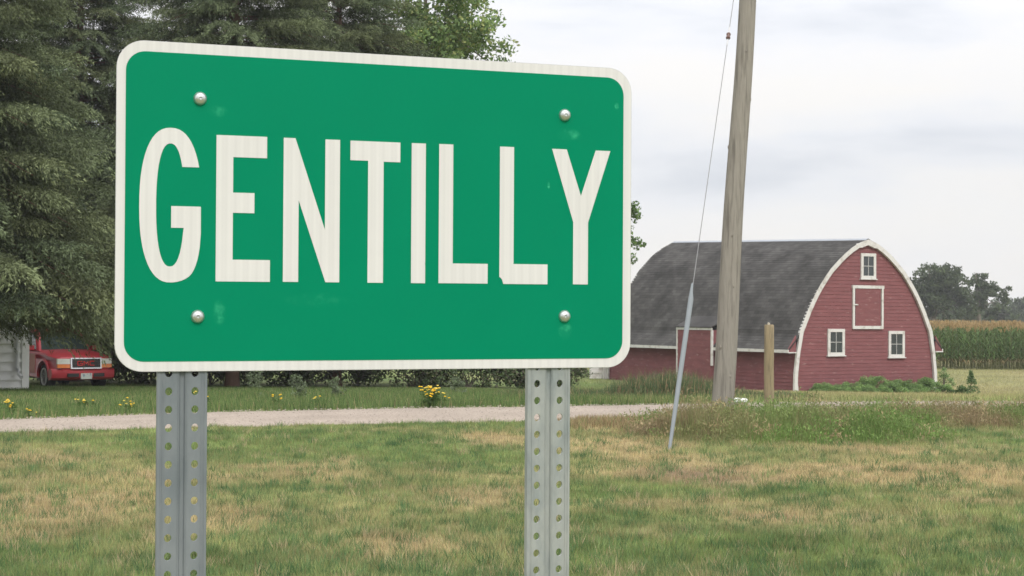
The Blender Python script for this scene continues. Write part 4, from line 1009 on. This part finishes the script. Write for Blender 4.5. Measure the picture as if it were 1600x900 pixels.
# reflective sheeting materials
def sheet_mat(name, col, stripe=0., scr=None, rough=.5):
    m_, nt, N, L, P_ = newmat(name)
    t = N.new('ShaderNodeTexCoord'); s = N.new('ShaderNodeSeparateXYZ'); L.new(t.outputs['Object'], s.inputs[0])
    n = N.new('ShaderNodeTexNoise'); n.inputs['Scale'].default_value = 9; n.inputs['Detail'].default_value = 5; L.new(t.outputs['Object'], n.inputs['Vector'])
    n2 = N.new('ShaderNodeTexNoise'); n2.inputs['Scale'].default_value = 900; L.new(t.outputs['Object'], n2.inputs['Vector'])
    def mth(op, a_, b__=None):
        q = N.new('ShaderNodeMath'); q.operation = op
        for i, z_ in enumerate((a_, b__)):
            if z_ is None: continue
            if isinstance(z_, (int, float)): q.inputs[i].default_value = z_
            else: L.new(z_, q.inputs[i])
        return q.outputs[0]
    w = mth('SINE', mth('MULTIPLY', s.outputs[0], 2*math.pi/.0152))
    w2 = mth('SINE', mth('MULTIPLY', s.outputs[0], 2*math.pi/.0061))
    fac = mth('ADD', mth('MULTIPLY', w, stripe), mth('MULTIPLY', w2, stripe*.5))
    fac = mth('ADD', fac, mth('MULTIPLY', mth('SUBTRACT', n.outputs['Fac'], .5), .10))
    fac = mth('ADD', fac, mth('MULTIPLY', mth('SUBTRACT', n2.outputs['Fac'], .5), .06))
    fac = mth('ADD', fac, 1.0)
    c = N.new('ShaderNodeVectorMath'); c.operation = 'SCALE'; c.inputs[0].default_value = col; L.new(fac, c.inputs['Scale']); res = c.outputs[0]
    if scr:   # pale scuffs near the bolts
        vn = N.new('ShaderNodeTexNoise'); vn.inputs['Scale'].default_value = 75; vn.inputs['Detail'].default_value = 3; L.new(t.outputs['Object'], vn.inputs['Vector'])
        tot = None
        for (cx, cz, rx, rz, am) in scr:
            dx = mth('DIVIDE', mth('SUBTRACT', s.outputs[0], cx), rx); dz = mth('DIVIDE', mth('SUBTRACT', s.outputs[2], cz), rz)
            q = mth('SUBTRACT', 1.0, mth('ADD', mth('MULTIPLY', dx, dx), mth('MULTIPLY', dz, dz))); q = mth('MAXIMUM', q, 0.0); q = mth('MULTIPLY', q, am)
            tot = q if tot is None else mth('MAXIMUM', tot, q)
        mk = mth('MULTIPLY', tot, mth('MAXIMUM', mth('MULTIPLY', mth('SUBTRACT', vn.outputs['Fac'], .47), 5.0), .12))
        mk = mth('MINIMUM', mk, 1.0)
        mx_ = N.new('ShaderNodeMix'); mx_.data_type = 'RGBA'; L.new(mk, mx_.inputs[0]); L.new(res, mx_.inputs[6]); mx_.inputs[7].default_value = (.06, .50, .27, 1); res = mx_.outputs[2]
    L.new(res, P_.inputs['Base Color']); P_.inputs['Roughness'].default_value = rough; P_.inputs['Specular IOR Level'].default_value = .06
    return m_
M_sheetw = sheet_mat('white_reflective_sheeting', (.655, .645, .635), .026)
zb = DZ
M_sheetg = sheet_mat('green_reflective_sheeting', (.0, .215, .108), 0, [(.138, zb+.364, .016, .009, .35), (.142, zb+.082, .010, .020, .45), (.665, zb+.352, .022, .010, .35), (.66, zb+.056, .012, .016, .6), (.742, zb+.399, .004, .006, 2.5), (.632, zb+.275, .0025, .006, 2.5), (.28, zb+.10, .05, .012, .15)])
M_alu = flat_mat('aluminium_blank', (.55, .55, .55), rough=.4, metallic=.7)
mb = MB(); mb.prism(rrect(0, SW, DZ, DZ+SH, .038), 0, .0022); pn = mb.build('panel', M_alu, sg)
mb = MB(); mb.prism(rrect(.0006, SW-.0006, DZ+.0006, DZ+SH-.0006, .0376), -.0004, -.0001); mb.build('border', M_sheetw, pn)
mb = MB(); mb.prism(rrect(.0125, SW-.0135, DZ+.0140, DZ+SH-.0150, .027), -.0008, -.0005); mb.build('field', M_sheetg, pn)
sx_ = .7668/.79
def se(cx, cz, rx, rz, t, p=2.35): c_, s_ = math.cos(t), math.sin(t); return (cx+rx*math.copysign(abs(c_)**(2/p), c_), cz+rz*math.copysign(abs(s_)**(2/p), s_))
G = []
cx, cz = .0763, .2306
t0 = math.asin(((.2839-cz)/.107)**(2.35/2)); 
for k in range(49):
    a_ = t0+(2*math.pi-.40-t0)*k/48; G.append(se(cx, cz, .0437, .1072, a_, 2.35 if a_ < 4.75 else 2.35+.75*min(1, (a_-4.75)/.5)))
G += [(.1192, .192), (.1190, .2294), (.0772, .2294), (.0772, .1993), (.0950, .1993)]
ic = .0757; 
tt0 = 2*math.pi-.40; t1 = math.asin(((.2839-cz)/.0855)**(2.35/2))
for k in range(37): G.append(se(ic, cz+.0002, .0197, .0853, tt0+(t1-tt0)*k/36))
LT = [('G', G),
 ('E', [(.1406, .3305), (.2137, .3305), (.2137, .3002), (.1648, .3002), (.1648, .2504), (.1958, .2504), (.1958, .2220), (.1648, .2220), (.1648, .1563), (.2190, .1563), (.2190, .1255), (.1406, .1255)]),
 ('N', [(.2380, .3303), (.2553, .3303), (.2998, .2010), (.2998, .3303), (.3218, .3303), (.3218, .1258), (.3010, .1258), (.2606, .2420), (.2606, .1258), (.2380, .1258)]),
 ('T', [(.3375, .3300), (.4138, .3300), (.4138, .3012), (.3882, .3012), (.3882, .1257), (.3645, .1257), (.3645, .3018), (.3375, .3018)]),
 ('I', [(.4314, .3300), (.4534, .3300), (.4534, .1548), (.4524, .1540), (.4534, .1530), (.4534, .1257), (.4314, .1257)]),
 ('L', [(.4744, .3303), (.4966, .3303), (.4966, .1553), (.5523, .1553), (.5523, .1260), (.4744, .1260)]),
 ('L', [(.5712, .3301), (.5940, .3301), (.5940, .1557), (.6497, .1557), (.6497, .1258), (.5775, .1258), (.5758, .1320), (.5730, .1352), (.5712, .1360)]),
 ('Y', [(.6562, .3298), (.6805, .3298), (.7046, .2600), (.7290, .3298), (.7538, .3298), (.7168, .2200), (.7168, .1262), (.6920, .1262), (.6920, .2200)])]
for ch, P_ in LT:
    mb = MB(); mb.prism([(a_*sx_, DZ+b__) for a_, b__ in P_], -.0013, -.0009); mb.build('letter', M_sheetw, pn, label='white letter '+ch)
M_bolt = flat_mat('bolt_steel', (.60, .62, .62), rough=.32, metallic=.8, var=.15, scale=200)
for (bx_, bz_) in ((.1169, .3803), (.677, .3814), (.1156, .0764), (.6783, .0781)):
    mb = MB(); c_ = (bx_*sx_, DZ+bz_)
    mb.lathe([(.0, .0050), (.0014, .0052), (.0022, .0068), (.0040, .0066), (.0066, .0052), (.0086, .0028), (.0094, .0), (.0094, -.001)], 24, fr=lambda x_, y_, z_: (c_[0]+x_, -.0012-z_, c_[1]+y_)); mb.build('bolt', M_bolt, sg, smooth=True)
# perforated U-channel posts
def hole_strip(mb, x0, x1, hx, z0, z1, y0, y1, pitch=.0254, r_=.0050, n=16):
    k = int((z1-z0)/pitch)
    for i in range(k):
        a0, a1 = z0+i*pitch, z0+(i+1)*pitch; cz = (a0+a1)/2
        inner = []; outer = []
        for q in range(n):
            a_ = 2*math.pi*(q+.5)/n; dx, dz = math.cos(a_), math.sin(a_)
            inner.append((hx+r_*dx, cz+r_*dz))
            tx_ = ((x1-hx) if dx > 0 else (hx-x0))/max(1e-9, abs(dx)); tz_ = (pitch/2)/max(1e-9, abs(dz)); t_ = min(tx_, tz_)
            outer.append((hx+t_*dx, cz+t_*dz)); inner[-1] = (hx+r_*dx, cz+r_*1.16*dz)
        # snap nearest outer points to cell corners
        for cxn, czn in ((x0, a0), (x1, a0), (x1, a1), (x0, a1)):
            j = min(range(n), key=lambda j_: (outer[j_][0]-cxn)**2+(outer[j_][1]-czn)**2); outer[j] = (cxn, czn)
        v = [(x_, y0, z_) for x_, z_ in outer+inner]+[(x_, y1, z_) for x_, z_ in outer+inner]; f = []
        for q in range(n):
            w_ = (q+1) % n
            f += [(q, w_, n+w_, n+q), (2*n+q, 3*n+q, 3*n+w_, 2*n+w_), (n+q, n+w_, 3*n+w_, 3*n+q)]
        mb.add(v, f)
def post(cx, mat, ph=0):
    mb = MB(); hw = .0345; gw_ = .0062; th = .0042; y0 = .0030; y1 = y0+th; zlo, zhi = -.25+ph, DZ+.0127*31
    # phase so that holes line up with the bolts' column
    hole_strip(mb, cx-hw+.004, cx-gw_, cx-.0185, zlo, zhi, y0, y1); hole_strip(mb, cx+gw_, cx+hw-.004, cx+.0175, zlo, zhi, y0, y1)
    zt_ = zlo+int((zhi-zlo)/.0254)*.0254
    sec = lambda P_: mb.add([(x_, y_, z_) for z_ in (zlo, zt_) for x_, y_ in P_], [(i, (i+1) % len(P_), len(P_)+(i+1) % len(P_), len(P_)+i) for i in range(len(P_))]+[tuple(range(len(P_))), tuple(range(2*len(P_)-1, len(P_)-1, -1))])
    for s in (-1, 1):
        sec([(cx+s*(hw-.004), y0-.0008), (cx+s*(hw-.0005), y0), (cx+s*hw, y0+.002), (cx+s*hw, y0+.010), (cx+s*(hw-.003), y0+.010), (cx+s*(hw-.004), y0+.004)])
        sec([(cx+s*gw_, y0-.0006), (cx+s*gw_, y1), (cx+s*(.0046), y0+.0052), (cx+s*(.0018), y0+.0052), (cx+s*(gw_-.0022), y0+.0008)])
        sec([(cx+s*(hw-.0085), y0-.0009), (cx+s*(hw-.0072), y0-.0009), (cx+s*(hw-.0072), y0-.0001), (cx+s*(hw-.0085), y0-.0001)])
    sec([(cx-.0046, y0+.0038), (cx+.0046, y0+.0038), (cx+.0046, y0+.0068), (cx-.0046, y0+.0068)])
    mb.build('post', mat, sg)
M_g1 = patchy_mat('galvanised_post_blue', (.14, .163, .178), (.215, .235, .25), 14, .42, .66, rough=.5, stretch=(1, 1, .3), var=.2, vscale=60, spec=.5)
M_g2 = patchy_mat('galvanised_post_light', (.225, .255, .255), (.36, .375, .355), 16, .42, .66, rough=.5, stretch=(1, 1, .35), var=.3, vscale=180, spec=.5)
post(.0925, M_g1, .0062); post(.6355, M_g2, .0104)

# ------------------------------------------------------------------ air
hz = MB(); hz.box((-400, -30, -3), (500, 520, 24))
me_h, nt, N, L, P_ = newmat('haze_air'); N.remove(P_)
vol = N.new('ShaderNodeVolumePrincipled'); vol.inputs['Density'].default_value = .0005; vol.inputs['Color'].default_value = (.93, .95, 1, 1); vol.inputs['Anisotropy'].default_value = .2
L.new(vol.outputs[0], N['Material Output'].inputs['Volume'])
o = hz.build('haze', me_h); o['kind'] = 'stuff'; o['label'] = 'thin pale haze in the air over the fields'
print('tris', sum(len(m_.polygons) for m_ in bpy.data.meshes))
